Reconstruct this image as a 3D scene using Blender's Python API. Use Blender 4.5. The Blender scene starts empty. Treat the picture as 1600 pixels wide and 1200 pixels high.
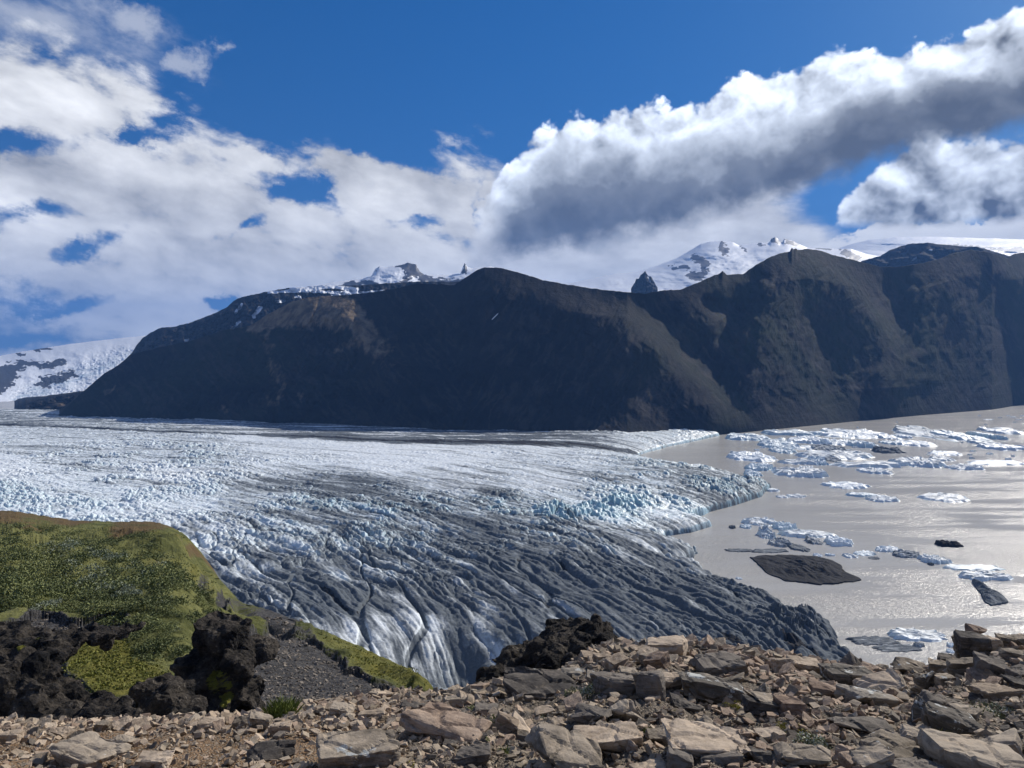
import bpy, bmesh, math, random
import numpy as np
from mathutils import Vector, Matrix, Euler, noise as mnoise
R = math.radians
sc = bpy.context.scene
col = sc.collection
# ---------------------------------------------------------------- camera
EYE = 230.0                       # metres above the lagoon
FPX, CX, HY = 1200.0, 800.0, 560.0  # focal length and horizon in 1600 x 1200 units
cam_d = bpy.data.cameras.new('camera'); cam = bpy.data.objects.new('camera', cam_d); col.objects.link(cam)
cam.location = (0, 0, EYE); cam.rotation_euler = (R(90), 0, 0)
cam_d.sensor_width = 36; cam_d.lens = FPX / 1600 * 36; cam_d.shift_y = -(600 - HY) / 1600
cam_d.clip_start = 0.2; cam_d.clip_end = 200000
sc.camera = cam
# ---------------------------------------------------------------- exposure
sc.view_settings.view_transform = 'Standard'; sc.view_settings.look = 'None'
sc.view_settings.exposure = 0.22; sc.view_settings.gamma = 1.0
sc.cycles.max_bounces = 5; sc.cycles.diffuse_bounces = 3; sc.cycles.glossy_bounces = 2
sc.cycles.transmission_bounces = 2; sc.cycles.transparent_max_bounces = 6; sc.cycles.volume_bounces = 0
sc.cycles.use_denoising = True
sc.cycles.use_adaptive_sampling = True; sc.cycles.adaptive_threshold = 0.02
# ---------------------------------------------------------------- sun
SUN_AZ, SUN_EL = 46.0, 35.0       # azimuth to the right of the view, elevation
sun_d = bpy.data.lights.new('sun', 'SUN'); sun = bpy.data.objects.new('sun', sun_d); col.objects.link(sun)
sun_d.energy = 5.0; sun_d.angle = R(0.5); sun_d.color = (1.0, 0.93, 0.83)
sdir = Vector((math.sin(R(SUN_AZ)) * math.cos(R(SUN_EL)), math.cos(R(SUN_AZ)) * math.cos(R(SUN_EL)), math.sin(R(SUN_EL))))
sun.rotation_euler = sdir.to_track_quat('Z', 'Y').to_euler()
# ---------------------------------------------------------------- node helpers
class T:
    """thin wrapper: arithmetic on node sockets"""
    tree = None
    def __init__(s, sock): s.s = sock
    def __add__(a, b): return mth('ADD', a, b)
    def __radd__(a, b): return mth('ADD', b, a)
    def __sub__(a, b): return mth('SUBTRACT', a, b)
    def __rsub__(a, b): return mth('SUBTRACT', b, a)
    def __mul__(a, b): return mth('MULTIPLY', a, b)
    def __rmul__(a, b): return mth('MULTIPLY', b, a)
    def __truediv__(a, b): return mth('DIVIDE', a, b)
def put(inp, v):
    if isinstance(v, T): T.tree.links.new(v.s, inp)
    elif isinstance(v, bpy.types.NodeSocket): T.tree.links.new(v, inp)
    else: inp.default_value = v
def node(kind, **kw):
    n = T.tree.nodes.new(kind)
    for k, v in kw.items(): setattr(n, k, v)
    return n
def mth(op, a, b=None, c=None, clamp=False):
    n = node('ShaderNodeMath', operation=op, use_clamp=clamp)
    put(n.inputs[0], a)
    if b is not None: put(n.inputs[1], b)
    if c is not None: put(n.inputs[2], c)
    return T(n.outputs[0])
def sstep(x, a, b):
    n = node('ShaderNodeMapRange', interpolation_type='SMOOTHSTEP')
    put(n.inputs['Value'], x); n.inputs['From Min'].default_value = a; n.inputs['From Max'].default_value = b
    return T(n.outputs[0])
def lin(x, a, b, c=0.0, d=1.0):
    n = node('ShaderNodeMapRange')
    put(n.inputs['Value'], x)
    for k, v in zip(('From Min', 'From Max', 'To Min', 'To Max'), (a, b, c, d)): n.inputs[k].default_value = v
    return T(n.outputs[0])
def xyz(a, b, c=0.0):
    n = node('ShaderNodeCombineXYZ'); put(n.inputs[0], a); put(n.inputs[1], b); put(n.inputs[2], c); return T(n.outputs[0])
def vscale(v, s):
    n = node('ShaderNodeVectorMath', operation='MULTIPLY'); put(n.inputs[0], v)
    n.inputs[1].default_value = s if isinstance(s, tuple) else (s, s, s); return T(n.outputs[0])
def vadd(v, s):
    n = node('ShaderNodeVectorMath', operation='ADD'); put(n.inputs[0], v); put(n.inputs[1], s); return T(n.outputs[0])
def nz(v, scale, detail=4.0, rough=0.55, dist=0.0, lac=2.0):
    n = node('ShaderNodeTexNoise'); put(n.inputs['Vector'], v); n.inputs['Scale'].default_value = scale
    n.inputs['Detail'].default_value = detail; n.inputs['Roughness'].default_value = rough
    n.inputs['Distortion'].default_value = dist; n.inputs['Lacunarity'].default_value = lac
    return T(n.outputs['Fac'] if 'Fac' in n.outputs else n.outputs[0])
def mix(f, a, b, mode='MIX'):
    n = node('ShaderNodeMix', data_type='RGBA', blend_type=mode)
    put(n.inputs[0], f)
    for i, v in ((6, a), (7, b)):
        if isinstance(v, tuple): n.inputs[i].default_value = (v[0], v[1], v[2], 1)
        else: put(n.inputs[i], v)
    return T(n.outputs[2])
def gray(v):
    n = node('ShaderNodeCombineColor')
    for i in range(3): put(n.inputs[i], v)
    return T(n.outputs[0])
def ramp(x, stops):
    n = node('ShaderNodeValToRGB'); put(n.inputs[0], x); e = n.color_ramp.elements
    while len(e) < len(stops): e.new(0.5)
    for el, (p, c) in zip(e, stops):
        el.position = p; el.color = (c if isinstance(c, tuple) else (c, c, c)) + (1,)
    return T(n.outputs[0])
# ---------------------------------------------------------------- world: sky with clouds
w = bpy.data.worlds.new('World'); sc.world = w; w.use_nodes = True
w.cycles.sampling_method = 'MANUAL'; w.cycles.sample_map_resolution = 512
T.tree = w.node_tree; w.node_tree.nodes.clear()
tc = node('ShaderNodeTexCoord')
sep = node('ShaderNodeSeparateXYZ'); put(sep.inputs[0], tc.outputs['Generated'])
vx, vy, vz = (T(sep.outputs[i]) for i in range(3))
az = mth('ARCTAN2', vx, vy)
V = vz / mth('MAXIMUM', mth('SQRT', vx * vx + vy * vy), 0.02)
P = xyz(az, V)
def sky_pt(px, row):
    a = math.atan((px - CX) / FPX); return a, (HY - row) / FPX * math.cos(a)
w1 = nz(P, 7.0, 9.0, 0.68); w2 = nz(vadd(P, (4.0, 4.0, 0)), 7.0, 9.0, 0.68)
azw = az + (w1 - 0.5) * 0.16; Vw = V + (w2 - 0.5) * 0.12
def curve(x, pts, conv=True):
    q = [sky_pt(*p) for p in pts] if conv else pts
    n = node('ShaderNodeFloatCurve'); m = n.mapping; c = m.curves[0]
    m.use_clip = False
    cp = c.points
    want = [((a + 1.2) / 2.4, v * 1.6 + 0.1) for a, v in q]
    cp[0].location = want[0]; cp[1].location = want[-1]
    for p in want[1:-1]: cp.new(*p)
    m.update()
    put(n.inputs['Value'], (x + 1.2) / 2.4)
    return (T(n.outputs[0]) - 0.1) / 1.6
def blob(px, row, wx, wy, ang=0.0, ax=None, vv=None):
    """soft ellipse in sky angles: 1 in the middle, 0 outside"""
    a0, v0 = sky_pt(px, row); c, s = math.cos(R(ang)), math.sin(R(ang))
    dx = (ax or azw) - a0; dv = (vv or Vw) - v0
    a = (dx * c + dv * s) / (wx / FPX); b = (dv * c - dx * s) / (wy / FPX)
    return mth('SUBTRACT', 1.0, mth('SQRT', a * a + b * b), clamp=True)
def billow(v, scale, seed):
    tot = None; amp = 1.0
    for k in range(4):
        n = nz(vadd(v, (seed + 7.3 * k, 3.1 * k, 0.0)), scale * 2.1 ** k, 1.0, 0.4)
        b = mth('ABSOLUTE', (n - 0.5) * 2.0) * amp
        tot = b if tot is None else tot + b
        amp *= 0.52
    return tot            # about 0 .. 1.1, mean about .35
# --- cumulus bank on the right
SD = (0.012, 0.014, 0.0)          # towards the sun, in sky angles
Hb = billow(P, 9.0, 0.0); Hs = billow(vadd(P, SD), 9.0, 0.0)
relief = Hb - Hs
fine = nz(vadd(P, (5.0, 0, 0)), 26.0, 9.0, 0.6)
broad = nz(vadd(P, (9.0, 0, 0)), 5.0, 5.0, 0.55)
top = curve(az, [(-900, 700), (600, 420), (690, 385), (735, 330), (765, 285), (800, 235), (840, 205), (880, 178), (960, 165), (1050, 158), (1110, 145), (1165, 108), (1250, 90), (1300, 76), (1400, 62), (1450, 45), (1600, 18), (1800, -40), (3000, -200)])
bot = curve(az, [(-900, 700), (700, 540), (745, 405), (800, 390), (850, 378), (940, 368), (1050, 342), (1150, 318), (1250, 284), (1330, 250), (1440, 216), (1600, 178), (1800, 120), (3000, 0)])
eT = top + 0.010 - V + (Hb - 0.35) * 0.052 + (fine - 0.5) * 0.040 - 0.012
eB = V - bot + 0.018 + (broad - 0.5) * 0.05 + (fine - 0.5) * 0.06
dB = sstep(az + (broad - 0.5) * 0.12, -0.065, 0.005) * sstep(eT, 0.0, 0.010) * sstep(eB, -0.008, 0.03)
tB = (eT + (broad - 0.5) * 0.11 + (fine - 0.5) * 0.02) / mth('MAXIMUM', top - bot + 0.028, 0.05)
litB = ramp(tB, [(0.0, 1.0), (0.20, 0.90), (0.38, 0.50), (0.52, 0.20), (0.68, 0.11), (0.90, 0.11), (1.0, 0.28)])
reliefW = 1.0 - sstep(tB, 0.12, 0.5) * 0.92
colB = litB * (1.0 + (fine - 0.5) * 0.45) + relief * 1.9 * reliefW
# --- lower cumulus at the far right
top2 = curve(az, [(-900, 700), (1250, 520), (1295, 345), (1330, 290), (1380, 238), (1440, 215), (1520, 205), (1600, 200), (1750, 190), (3000, 160)])
eT2 = top2 + 0.006 - V + (Hb - 0.35) * 0.045 + (fine - 0.5) * 0.035 - 0.008
bot2 = curve(az, [(-900, 358), (1290, 358), (1400, 356), (1600, 352), (3000, 340)])
eB2 = V - bot2 + (broad - 0.5) * 0.02 + (fine - 0.5) * 0.025
dD = sstep(eT2, 0.0, 0.010) * sstep(eB2, -0.002, 0.014)
tD = (eT2 + (broad - 0.5) * 0.05) / 0.12
litD = ramp(tD, [(0.0, 0.85), (0.25, 0.72), (0.5, 0.48), (0.8, 0.30), (1.0, 0.34)])
colD = litD * (1.0 + (fine - 0.5) * 0.5) + relief * 1.7
# --- bright thin cloud under the bank, down to the peaks
Ps = vscale(P, (1.0, 2.4, 1.0))
streak = nz(vadd(Ps, (2.0, 1.0, 0)), 13.0, 8.0, 0.58)
xr = mth('ABSOLUTE', V - 0.196) * 1.2 + 0.355     # azimuth of its right-hand edge
eC = mth('MINIMUM', (xr - az) * 1.0 + (streak - 0.5) * 0.10, (bot + 0.05 - V) + 0.0)
dC = sstep(eC, -0.01, 0.045)
colC = 0.62 + (streak - 0.5) * 0.9 + sstep(V, 0.20, 0.08) * 0.16
strip = blob(1580, 366, 330, 26)
dS = sstep(strip * 2.2 + (streak - 0.5) * 1.6, 0.05, 0.7) * sstep(strip, 0.0, 0.25)
# --- wide soft bank on the left
cs, sn = math.cos(R(-14)), math.sin(R(-14))
Pr = xyz(az * cs + V * sn, (V * cs - az * sn) * 1.9)
a1 = nz(vadd(Pr, (1.0, 4.0, 0)), 4.2, 10.0, 0.56, 0.25)
a2 = nz(vadd(Pr, (8.0, 2.0, 0)), 11.0, 9.0, 0.60, 0.15)
a3 = nz(vadd(Pr, (3.0, 7.0, 0)), 6.0, 5.0, 0.5)
topA = curve(az, [(-900, 60), (-200, 40), (0, 72), (60, 90), (120, 108), (200, 140), (245, 180), (290, 222), (400, 255), (470, 280), (540, 305), (620, 300), (700, 272), (760, 262), (800, 290), (3000, 300)])
eA = (topA - V) * 15.0
eA = mth('MINIMUM', eA, 0.62)
for b in [(-10, 232, 120, 26, 8), (30, 330, 110, 26, 4), (0, 452, 110, 40, -10), (70, 485, 190, 22, 6), (20, 532, 200, 30, 2), (250, 200, 60, 40, 30),
          (650, 335, 90, 30, 8), (365, 352, 70, 14, 10), (150, 385, 80, 25, 30), (345, 458, 60, 14, -6), (205, 225, 40, 24, 30), (742, 330, 16, 40, 0), (475, 315, 70, 22, 5)]:
    eA = eA - blob(*b) * 1.05
eA = eA + blob(605, 286, 120, 55, -14) * 1.9 + blob(520, 250, 75, 30, -20) * 1.0 + blob(445, 258, 90, 26, -10) * 0.9
eA = eA + (a1 - 0.5) * 1.7 + (a2 - 0.5) * 3.4 + 0.50
dA = sstep(eA, 0.0, 0.85) * sstep(az, 0.03, -0.03)
colA = 0.64 + (a3 - 0.5) * 1.3 + (a2 - 0.5) * 1.0 + sstep(V, 0.20, 0.05) * 0.16
# --- thin wisps high up
wis = blob(60, 20, 260, 85, -6) * 1.5 + blob(288, 93, 36, 28, 20) * 1.6 + blob(702, 232, 34, 16, -30) * 1.2 + blob(205, 18, 40, 20, 0) * 0.9 + blob(530, 240, 60, 22, -30) + blob(340, 72, 26, 12, 30) * 0.9
dW = sstep(wis + (a2 - 0.5) * 3.2 + (a1 - 0.5) * 1.0, 0.25, 1.6) * sstep(wis, 0.0, 0.5)
# --- sky colour
sky = node('ShaderNodeTexSky', sky_type='NISHITA'); sky.sun_disc = False
sky.sun_elevation = R(SUN_EL); sky.sun_rotation = R(SUN_AZ)
sky.altitude = 300; sky.air_density = 1.0; sky.dust_density = 0.3; sky.ozone_density = 3.0
put(sky.inputs['Vector'], xyz(vx, vy, mth('MAXIMUM', vz, 0.0) * 0.8 + 0.2)) if 'Vector' in sky.inputs else None
hs = node('ShaderNodeHueSaturation'); hs.inputs['Saturation'].default_value = 1.42; hs.inputs['Value'].default_value = 0.70
put(hs.inputs['Color'], sky.outputs[0])
SB = 0.10                                       # background strength
def cc(v, tint=(1.0, 1.0, 1.0)):
    v = mth('MAXIMUM', v, 0.09) * 1.15 / SB
    return xyz(v * tint[0], v * tint[1], v * tint[2])
WARM, COOL = (0.98, 1.0, 1.04), (0.92, 1.0, 1.12)
c = mix(1.0, T(hs.outputs[0]), (0.56, 0.88, 1.06), 'MULTIPLY')
rest = sstep(nz(tc.outputs['Generated'], 2.6, 5.0, 0.55), 0.44, 0.60) * sstep(mth('ABSOLUTE', az) + sstep(vz, 0.55, 0.8) * 2.0, 0.80, 1.15)  # unseen clouds added outside the view to neutralise the blue ambient light
c = mix(rest * 0.5, c, cc(0.50 + (nz(tc.outputs['Generated'], 5.0, 4.0, 0.5) - 0.5) * 0.6))
c = mix(dW * 0.55, c, cc(0.62 + (a2 - 0.5) * 0.3, WARM))
c = mix(dA * 0.97, c, cc(colA, (1.0, 1.0, 0.99)))
c = mix(dC * 0.97, c, cc(colC, WARM))
c = mix(dS * 0.95, c, cc(0.80 + (streak - 0.5) * 0.5, WARM))
c = mix(dD, c, cc(colD, COOL))
c = mix(dB, c, cc(colB, COOL))
bg = node('ShaderNodeBackground'); bg.inputs[1].default_value = SB; put(bg.inputs[0], c)
wo = node('ShaderNodeOutputWorld'); put(wo.inputs[0], bg.outputs[0])
# ================================================================ numpy noise
rng = np.random.default_rng(7)
def _h(ix, iy, s):
    n = (ix.astype(np.int64) * 374761393 + iy.astype(np.int64) * 668265263 + s * 1274126177) & 0xffffffff
    n = ((n ^ (n >> 13)) * 1274126177) & 0xffffffff
    return ((n ^ (n >> 16)) & 0xffffff) / float(0x1000000)
def pn(x, y, s=0):
    """gradient noise, about -.7 .. .7"""
    x0 = np.floor(x); y0 = np.floor(y); fx = x - x0; fy = y - y0
    ux = fx * fx * fx * (fx * (fx * 6 - 15) + 10); uy = fy * fy * fy * (fy * (fy * 6 - 15) + 10)
    def g(i, j):
        a = _h(x0 + i, y0 + j, s) * 2 * np.pi
        return np.cos(a) * (fx - i) + np.sin(a) * (fy - j)
    return (g(0, 0) * (1 - ux) + g(1, 0) * ux) * (1 - uy) + (g(0, 1) * (1 - ux) + g(1, 1) * ux) * uy
def fbm(x, y, o=5, s=0, g=0.5, lac=2.03):
    t = 0; a = 1.0
    for k in range(o):
        t = t + a * pn(x, y, s + k * 17); x = x * lac + 11.3; y = y * lac + 5.7; a *= g
    return t
def ridged(x, y, o=5, s=0, g=0.5):
    t = 0; a = 1.0; tot = 0
    for k in range(o):
        t = t + a * (1 - np.abs(pn(x, y, s + k * 17)) * 2); tot += a; x = x * 2.03 + 3.3; y = y * 2.03 + 8.1; a *= g
    return t / tot
def cells(x, y, s=0):
    """F1, F2 and a random value of the nearest cell"""
    x0 = np.floor(x); y0 = np.floor(y)
    f1 = np.full(x.shape, 9.0); f2 = np.full(x.shape, 9.0); idv = np.zeros(x.shape)
    for i in (-1, 0, 1):
        for j in (-1, 0, 1):
            cx = x0 + i; cy = y0 + j
            d = np.hypot(cx + 0.1 + 0.8 * _h(cx, cy, s) - x, cy + 0.1 + 0.8 * _h(cx, cy, s + 5) - y)
            near = d < f1
            f2 = np.where(near, f1, np.minimum(f2, d)); idv = np.where(near, _h(cx, cy, s + 9), idv); f1 = np.where(near, d, f1)
    return f1, f2, idv
def ss(x, a, b):
    t = np.clip((x - a) / (b - a), 0, 1); return t * t * (3 - 2 * t)
def ipx(pts, x):
    p = np.array(pts, float); return np.interp(x, p[:, 0], p[:, 1])
def pt(px, row, D):
    """world point seen at px, row (1600 x 1200 frame) at depth D along +Y"""
    return np.stack([(px - CX) / FPX * D, D, EYE + (HY - row) / FPX * D], -1)
def on_level(px, row, z=0.0):
    D = (EYE - z) * FPX / (row - HY); return (px - CX) / FPX * D, D
def seg_dist(x, y, pts):
    d = np.full(x.shape, 1e9)
    for (ax, ay), (bx, by) in zip(pts[:-1], pts[1:]):
        vx_, vy_ = bx - ax, by - ay
        t = np.clip(((x - ax) * vx_ + (y - ay) * vy_) / max(vx_ * vx_ + vy_ * vy_, 1e-9), 0, 1)
        d = np.minimum(d, np.hypot(x - ax - t * vx_, y - ay - t * vy_))
    return d
def in_poly(x, y, pts):
    c = np.zeros(x.shape, bool)
    for (ax, ay), (bx, by) in zip(pts, pts[1:] + pts[:1]):
        if ay == by: continue
        c ^= ((ay > y) != (by > y)) & (x < (bx - ax) * (y - ay) / (by - ay) + ax)
    return c
def scatter_fit(px, row, pts, sx=90.0, sy=38.0):
    """smooth interpolation of rows (px, row, values...)"""
    p = np.array(pts, float); num = np.zeros(px.shape + (p.shape[1] - 2,)); den = np.zeros(px.shape)
    for q in p:
        d2 = ((px - q[0]) / sx) ** 2 + ((row - q[1]) / sy) ** 2
        wgt = 1 / (d2 + 0.15) ** 2
        den += wgt; num += wgt[..., None] * q[2:]
    return num / den[..., None]
# ================================================================ mesh helpers
def add_attr(me, name, arr):
    a = me.attributes.new(name, 'FLOAT', 'POINT'); a.data.foreach_set('value', np.ascontiguousarray(arr, np.float32).ravel())
def mesh_np(name, V_, F_, mat, attrs=None, smooth=True):
    """V_ (n,3), F_ (m,k) with k 3 or 4"""
    me = bpy.data.meshes.new(name); V_ = np.ascontiguousarray(V_, np.float32); F_ = np.ascontiguousarray(F_, np.int32)
    k = F_.shape[1]
    me.vertices.add(len(V_)); me.vertices.foreach_set('co', V_.ravel())
    me.loops.add(F_.size); me.loops.foreach_set('vertex_index', F_.ravel())
    me.polygons.add(len(F_)); me.polygons.foreach_set('loop_start', np.arange(0, F_.size, k, dtype=np.int32))
    me.update(calc_edges=True)
    me.polygons.foreach_set('use_smooth', np.full(len(F_), smooth))
    for n_, a_ in (attrs or {}).items(): add_attr(me, n_, a_)
    if mat: me.materials.append(mat)
    me.validate(); return me
def link(name, me, loc=(0, 0, 0), **props):
    o = bpy.data.objects.new(name, me); col.objects.link(o); o.location = loc
    for k, v in props.items(): o[k] = v
    return o
def grid_faces(nr, nc, flip=False):
    i = np.arange(nr - 1)[:, None] * nc + np.arange(nc - 1)[None, :]
    f = np.stack([i, i + 1, i + nc + 1, i + nc], -1).reshape(-1, 4)
    return f[:, ::-1] if flip else f
# ================================================================ materials
def material(name, build, rough=0.8, spec=0.3):
    m = bpy.data.materials.new(name); m.use_nodes = True; t = m.node_tree; t.nodes.clear(); T.tree = t
    b = node('ShaderNodeBsdfPrincipled'); o = node('ShaderNodeOutputMaterial'); t.links.new(b.outputs[0], o.inputs[0])
    b.inputs['Roughness'].default_value = rough; b.inputs['Specular IOR Level'].default_value = spec
    build(b); return m
def pos():
    g = node('ShaderNodeNewGeometry'); return T(g.outputs['Position'])
def obj_co():
    g = node('ShaderNodeTexCoord'); return T(g.outputs['Object'])
def attr(n_):
    a = node('ShaderNodeAttribute', attribute_name=n_); return T(a.outputs['Fac'])
def bump(b, h, strength, dist):
    n = node('ShaderNodeBump'); n.inputs['Strength'].default_value = strength; n.inputs['Distance'].default_value = dist
    put(n.inputs['Height'], h); put(b.inputs['Normal'], T(n.outputs[0]))
def m_glacier(b):
    p = pos(); d = attr('dirt_shade'); blue = attr('blue')
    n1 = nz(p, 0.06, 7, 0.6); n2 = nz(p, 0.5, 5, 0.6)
    dirt_shade = mth('ADD', d + (n1 - 0.5) * 0.55, (n2 - 0.5) * 0.35)
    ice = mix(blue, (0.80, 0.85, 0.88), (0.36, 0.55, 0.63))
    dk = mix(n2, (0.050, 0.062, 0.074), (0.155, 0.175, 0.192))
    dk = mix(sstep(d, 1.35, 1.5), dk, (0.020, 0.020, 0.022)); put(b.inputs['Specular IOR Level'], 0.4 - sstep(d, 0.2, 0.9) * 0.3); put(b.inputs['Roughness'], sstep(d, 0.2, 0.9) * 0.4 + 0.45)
    put(b.inputs['Base Color'], mix(sstep(dirt_shade, 0.12, 0.88), ice, dk))
    bump(b, n1 * 2.0 + n2 * 0.6, 0.6, 1.5)
MG = material('glacier_ice', m_glacier, 0.5, 0.4)
def m_water(b):
    p = pos()
    big = nz(vscale(p, (0.0012, 0.006, 1)), 1.0, 4, 0.55); b.inputs['IOR'].default_value = 1.33
    put(b.inputs['Base Color'], mix(sstep(big, 0.3, 0.75), (0.405, 0.393, 0.362), (0.462, 0.450, 0.416)))
    rip = nz(vscale(p, (0.16, 0.34, 1)), 1.0, 3, 0.75) + nz(vscale(p, (0.9, 1.5, 1)), 1.0, 2, 0.6) * 0.16
    gust = sstep(nz(vscale(p, (0.004, 0.016, 1)), 1.0, 4, 0.55), 0.36, 0.62)
    bump(b, rip * (gust * 0.75 + 0.20), 1.0, 1.7)
MW = material('silty_water', m_water, 0.20, 0.4)
def m_mountain(b):
    p = pos(); tone = attr('tone'); snow = attr('snow'); green = attr('green')
    n1 = nz(p, 0.0035, 9, 0.62); n2 = nz(vscale(p, (1, 1, 0.5)), 0.03, 6, 0.65)
    strata = nz(vscale(p, (0.0006, 0.0006, 0.045)), 1.0, 4, 0.7)
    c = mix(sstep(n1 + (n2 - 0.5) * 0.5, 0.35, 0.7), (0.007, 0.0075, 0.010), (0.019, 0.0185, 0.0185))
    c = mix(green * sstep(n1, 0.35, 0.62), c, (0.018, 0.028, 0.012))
    c = mix(attr('scree') * sstep(n2, 0.25, 0.6) * 0.85, c, (0.040, 0.036, 0.033))  # pale gully streaks: slope shading put into the colour
    c = mix(sstep(tone + (n2 - 0.5) * 0.9 + (strata - 0.5) * 0.35, 0.38, 0.95), c, mix(sstep(n2, 0.35, 0.65), (0.075, 0.060, 0.045), (0.230, 0.175, 0.115)))  # tan tone, which also carries the painted sunlit patches
    c = mix(sstep(snow + (n2 - 0.5) * 0.3, 0.45, 0.55), c, (0.80, 0.84, 0.90))
    put(b.inputs['Base Color'], c)
    bump(b, n2 * 8.0 + strata * 3.0 + n1 * 10.0, 0.6, 1.0)
MM = material('basalt_slope', m_mountain, 0.95, 0.1)
def m_snowfield(b):
    p = pos(); rock = attr('rock'); crev = attr('crev')
    n1 = nz(p, 0.004, 8, 0.6); n2 = nz(p, 0.02, 5, 0.6)
    c = mix(crev * sstep(n2, 0.35, 0.65), (0.82, 0.86, 0.92), (0.42, 0.52, 0.62))
    c = mix(sstep(rock + (n1 - 0.5) * 1.1 + (n2 - 0.5) * 1.1, 0.46, 0.54), c, (0.040, 0.042, 0.050))
    put(b.inputs['Base Color'], c); bump(b, n1 * 12 + n2 * 4, 0.35, 1.0)
MS = material('snow_and_rock', m_snowfield, 0.6, 0.3)
# ================================================================ lagoon and base ground
S = 30000.0
me = mesh_np('water', [(-S, -S, 0), (S, -S, 0), (S, S, 0), (-S, S, 0)], [(0, 1, 2, 3)], MW)
link('lagoon_water', me, kind='structure')
# ================================================================ glacier
shore_px = [(-900, 640), (400, 650), (900, 668), (1060, 668), (1125, 681), (1085, 690), (1045, 698), (1000, 711), (985, 718), (1030, 727), (1085, 736), (1150, 748), (1175, 757), (1205, 764), (1190, 777),
            (1150, 790), (1112, 800), (1085, 812), (1120, 821), (1085, 832), (1045, 838), (1042, 848), (1078, 862), (1092, 866), (1080, 880), (1100, 893), (1118, 908), (1155, 922),
            (1175, 934), (1215, 945), (1235, 962), (1270, 976), (1300, 990), (1322, 1012), (1310, 1022), (1345, 1050), (1330, 1090), (1280, 1200)]
shore = [on_level(a, b_) for a, b_ in shore_px] + [(300, 330), (-900, 330), (-6000, 500), (-9000, 3500)]
nC, nR = 1500, 1120
gpx = np.linspace(-330, 1420, nC); gD = 405.0 * (3650.0 / 405.0) ** np.linspace(0, 1, nR)
PX, DD = np.meshgrid(gpx, gD); X = (PX - CX) / FPX * DD; Y = DD.copy()
ROW = HY + FPX * (EYE - 20) / DD                # nominal row of the ice surface
wob = 10 * pn(X / 60, Y / 60, 91) + 7 * pn(X / 19, Y / 19, 92) + 5 * pn(X / 7, Y / 7, 93)
inside = in_poly(X + wob, Y + wob, shore); dist = seg_dist(X + wob, Y + wob, shore[:38])
sd = np.where(inside, dist, -dist)
ctl = [(1110, 684, .12, .2, .9, .5), (1060, 694, .12, .2, .8, .5),   # px, row, dirt, long ridges, blocks, blue
    (-100, 690, .10, .2, .5, .3), (0, 690, .10, .2, .5, .25), (120, 700, .12, .2, .5, .3), (150, 730, .10, .2, 1.0, .25), (300, 735, .16, .2, 1.1, .35), (280, 752, .02, .1, .8, .0), (0, 755, .02, .1, .5, .0), (420, 745, .06, .1, .7, .1),
    (0, 785, .14, .3, .9, .4), (150, 790, .10, .3, .9, .3), (300, 790, .10, .4, .7, .3), (100, 770, .05, .2, .9, .2), (450, 770, .40, .3, .6, .4),
    (450, 700, .04, .2, .25, .1), (600, 710, .0, .1, .25, .0), (700, 725, .03, .15, .3, .05), (850, 705, .06, .3, .35, .1), (900, 722, .1, .3, .5, .2), (600, 740, .02, .2, .3, .0),
    (700, 765, .16, .2, .2, .1), (850, 765, .08, .2, .25, .1), (560, 772, .50, .4, .6, .5), (1000, 730, .22, .2, .8, .6), (1000, 700, .12, .3, .5, .4), (1080, 690, .1, .3, .6, .4),
    (1100, 755, .30, .2, 1.2, .7), (1160, 770, .38, .2, 1.2, .7), (1000, 765, .18, .3, .9, .5), (900, 785, .16, .2, .6, .4), (960, 800, .12, .1, 1.7, .9), (880, 805, .32, .1, 1.5, .8), (1060, 795, .12, .2, 1.1, .5),
    (1080, 812, .4, .4, .6, .4), (780, 800, .42, .4, 1.1, .7), (650, 795, .54, .5, 1.0, .7), (520, 800, .52, .5, .8, .6), (400, 800, .34, .4, .7, .4),
    (250, 815, .12, .4, .7, .2), (340, 850, .30, .7, .6, .2), (450, 845, .40, .7, .6, .4), (600, 840, .50, .9, .7, .5), (750, 840, .62, .9, .7, .5), (900, 835, .62, .9, .7, .4), (1010, 840, .56, .6, .4, .3),
    (380, 900, .50, .8, .6, .2), (420, 950, .62, .9, .5, .1), (500, 900, .56, 1., .5, .3), (550, 960, .70, .9, .3, .1), (650, 900, .60, 1., .5, .3), (700, 960, .66, .8, .2, .1), (650, 1000, .34, .5, .15, .1),
    (600, 1030, .36, .4, .15, .1), (740, 1000, .38, .5, .15, .1), (740, 1050, .50, .6, .3, .3), (820, 990, .68, .8, .2, .1), (850, 900, .74, 1.1, .4, .2), (1000, 900, .74, 1.0, .3, .2), (1060, 880, .64, .6, .4, .2),
    (950, 960, .76, 1., .2, .1), (1100, 930, .78, 1.1, .3, .1), (1150, 975, .78, 1., .3, .1), (1220, 960, .82, .5, 1.3, .0), (1290, 990, .84, .4, 1.5, .0), (1250, 1015, .80, .8, .5, .0), (1300, 1040, .85, .3, 1.5, .0)]
F = scatter_fit(PX, ROW, ctl, 80, 26)
dirt_shade, wl, wb, blue = (F[..., i] for i in range(4))
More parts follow.
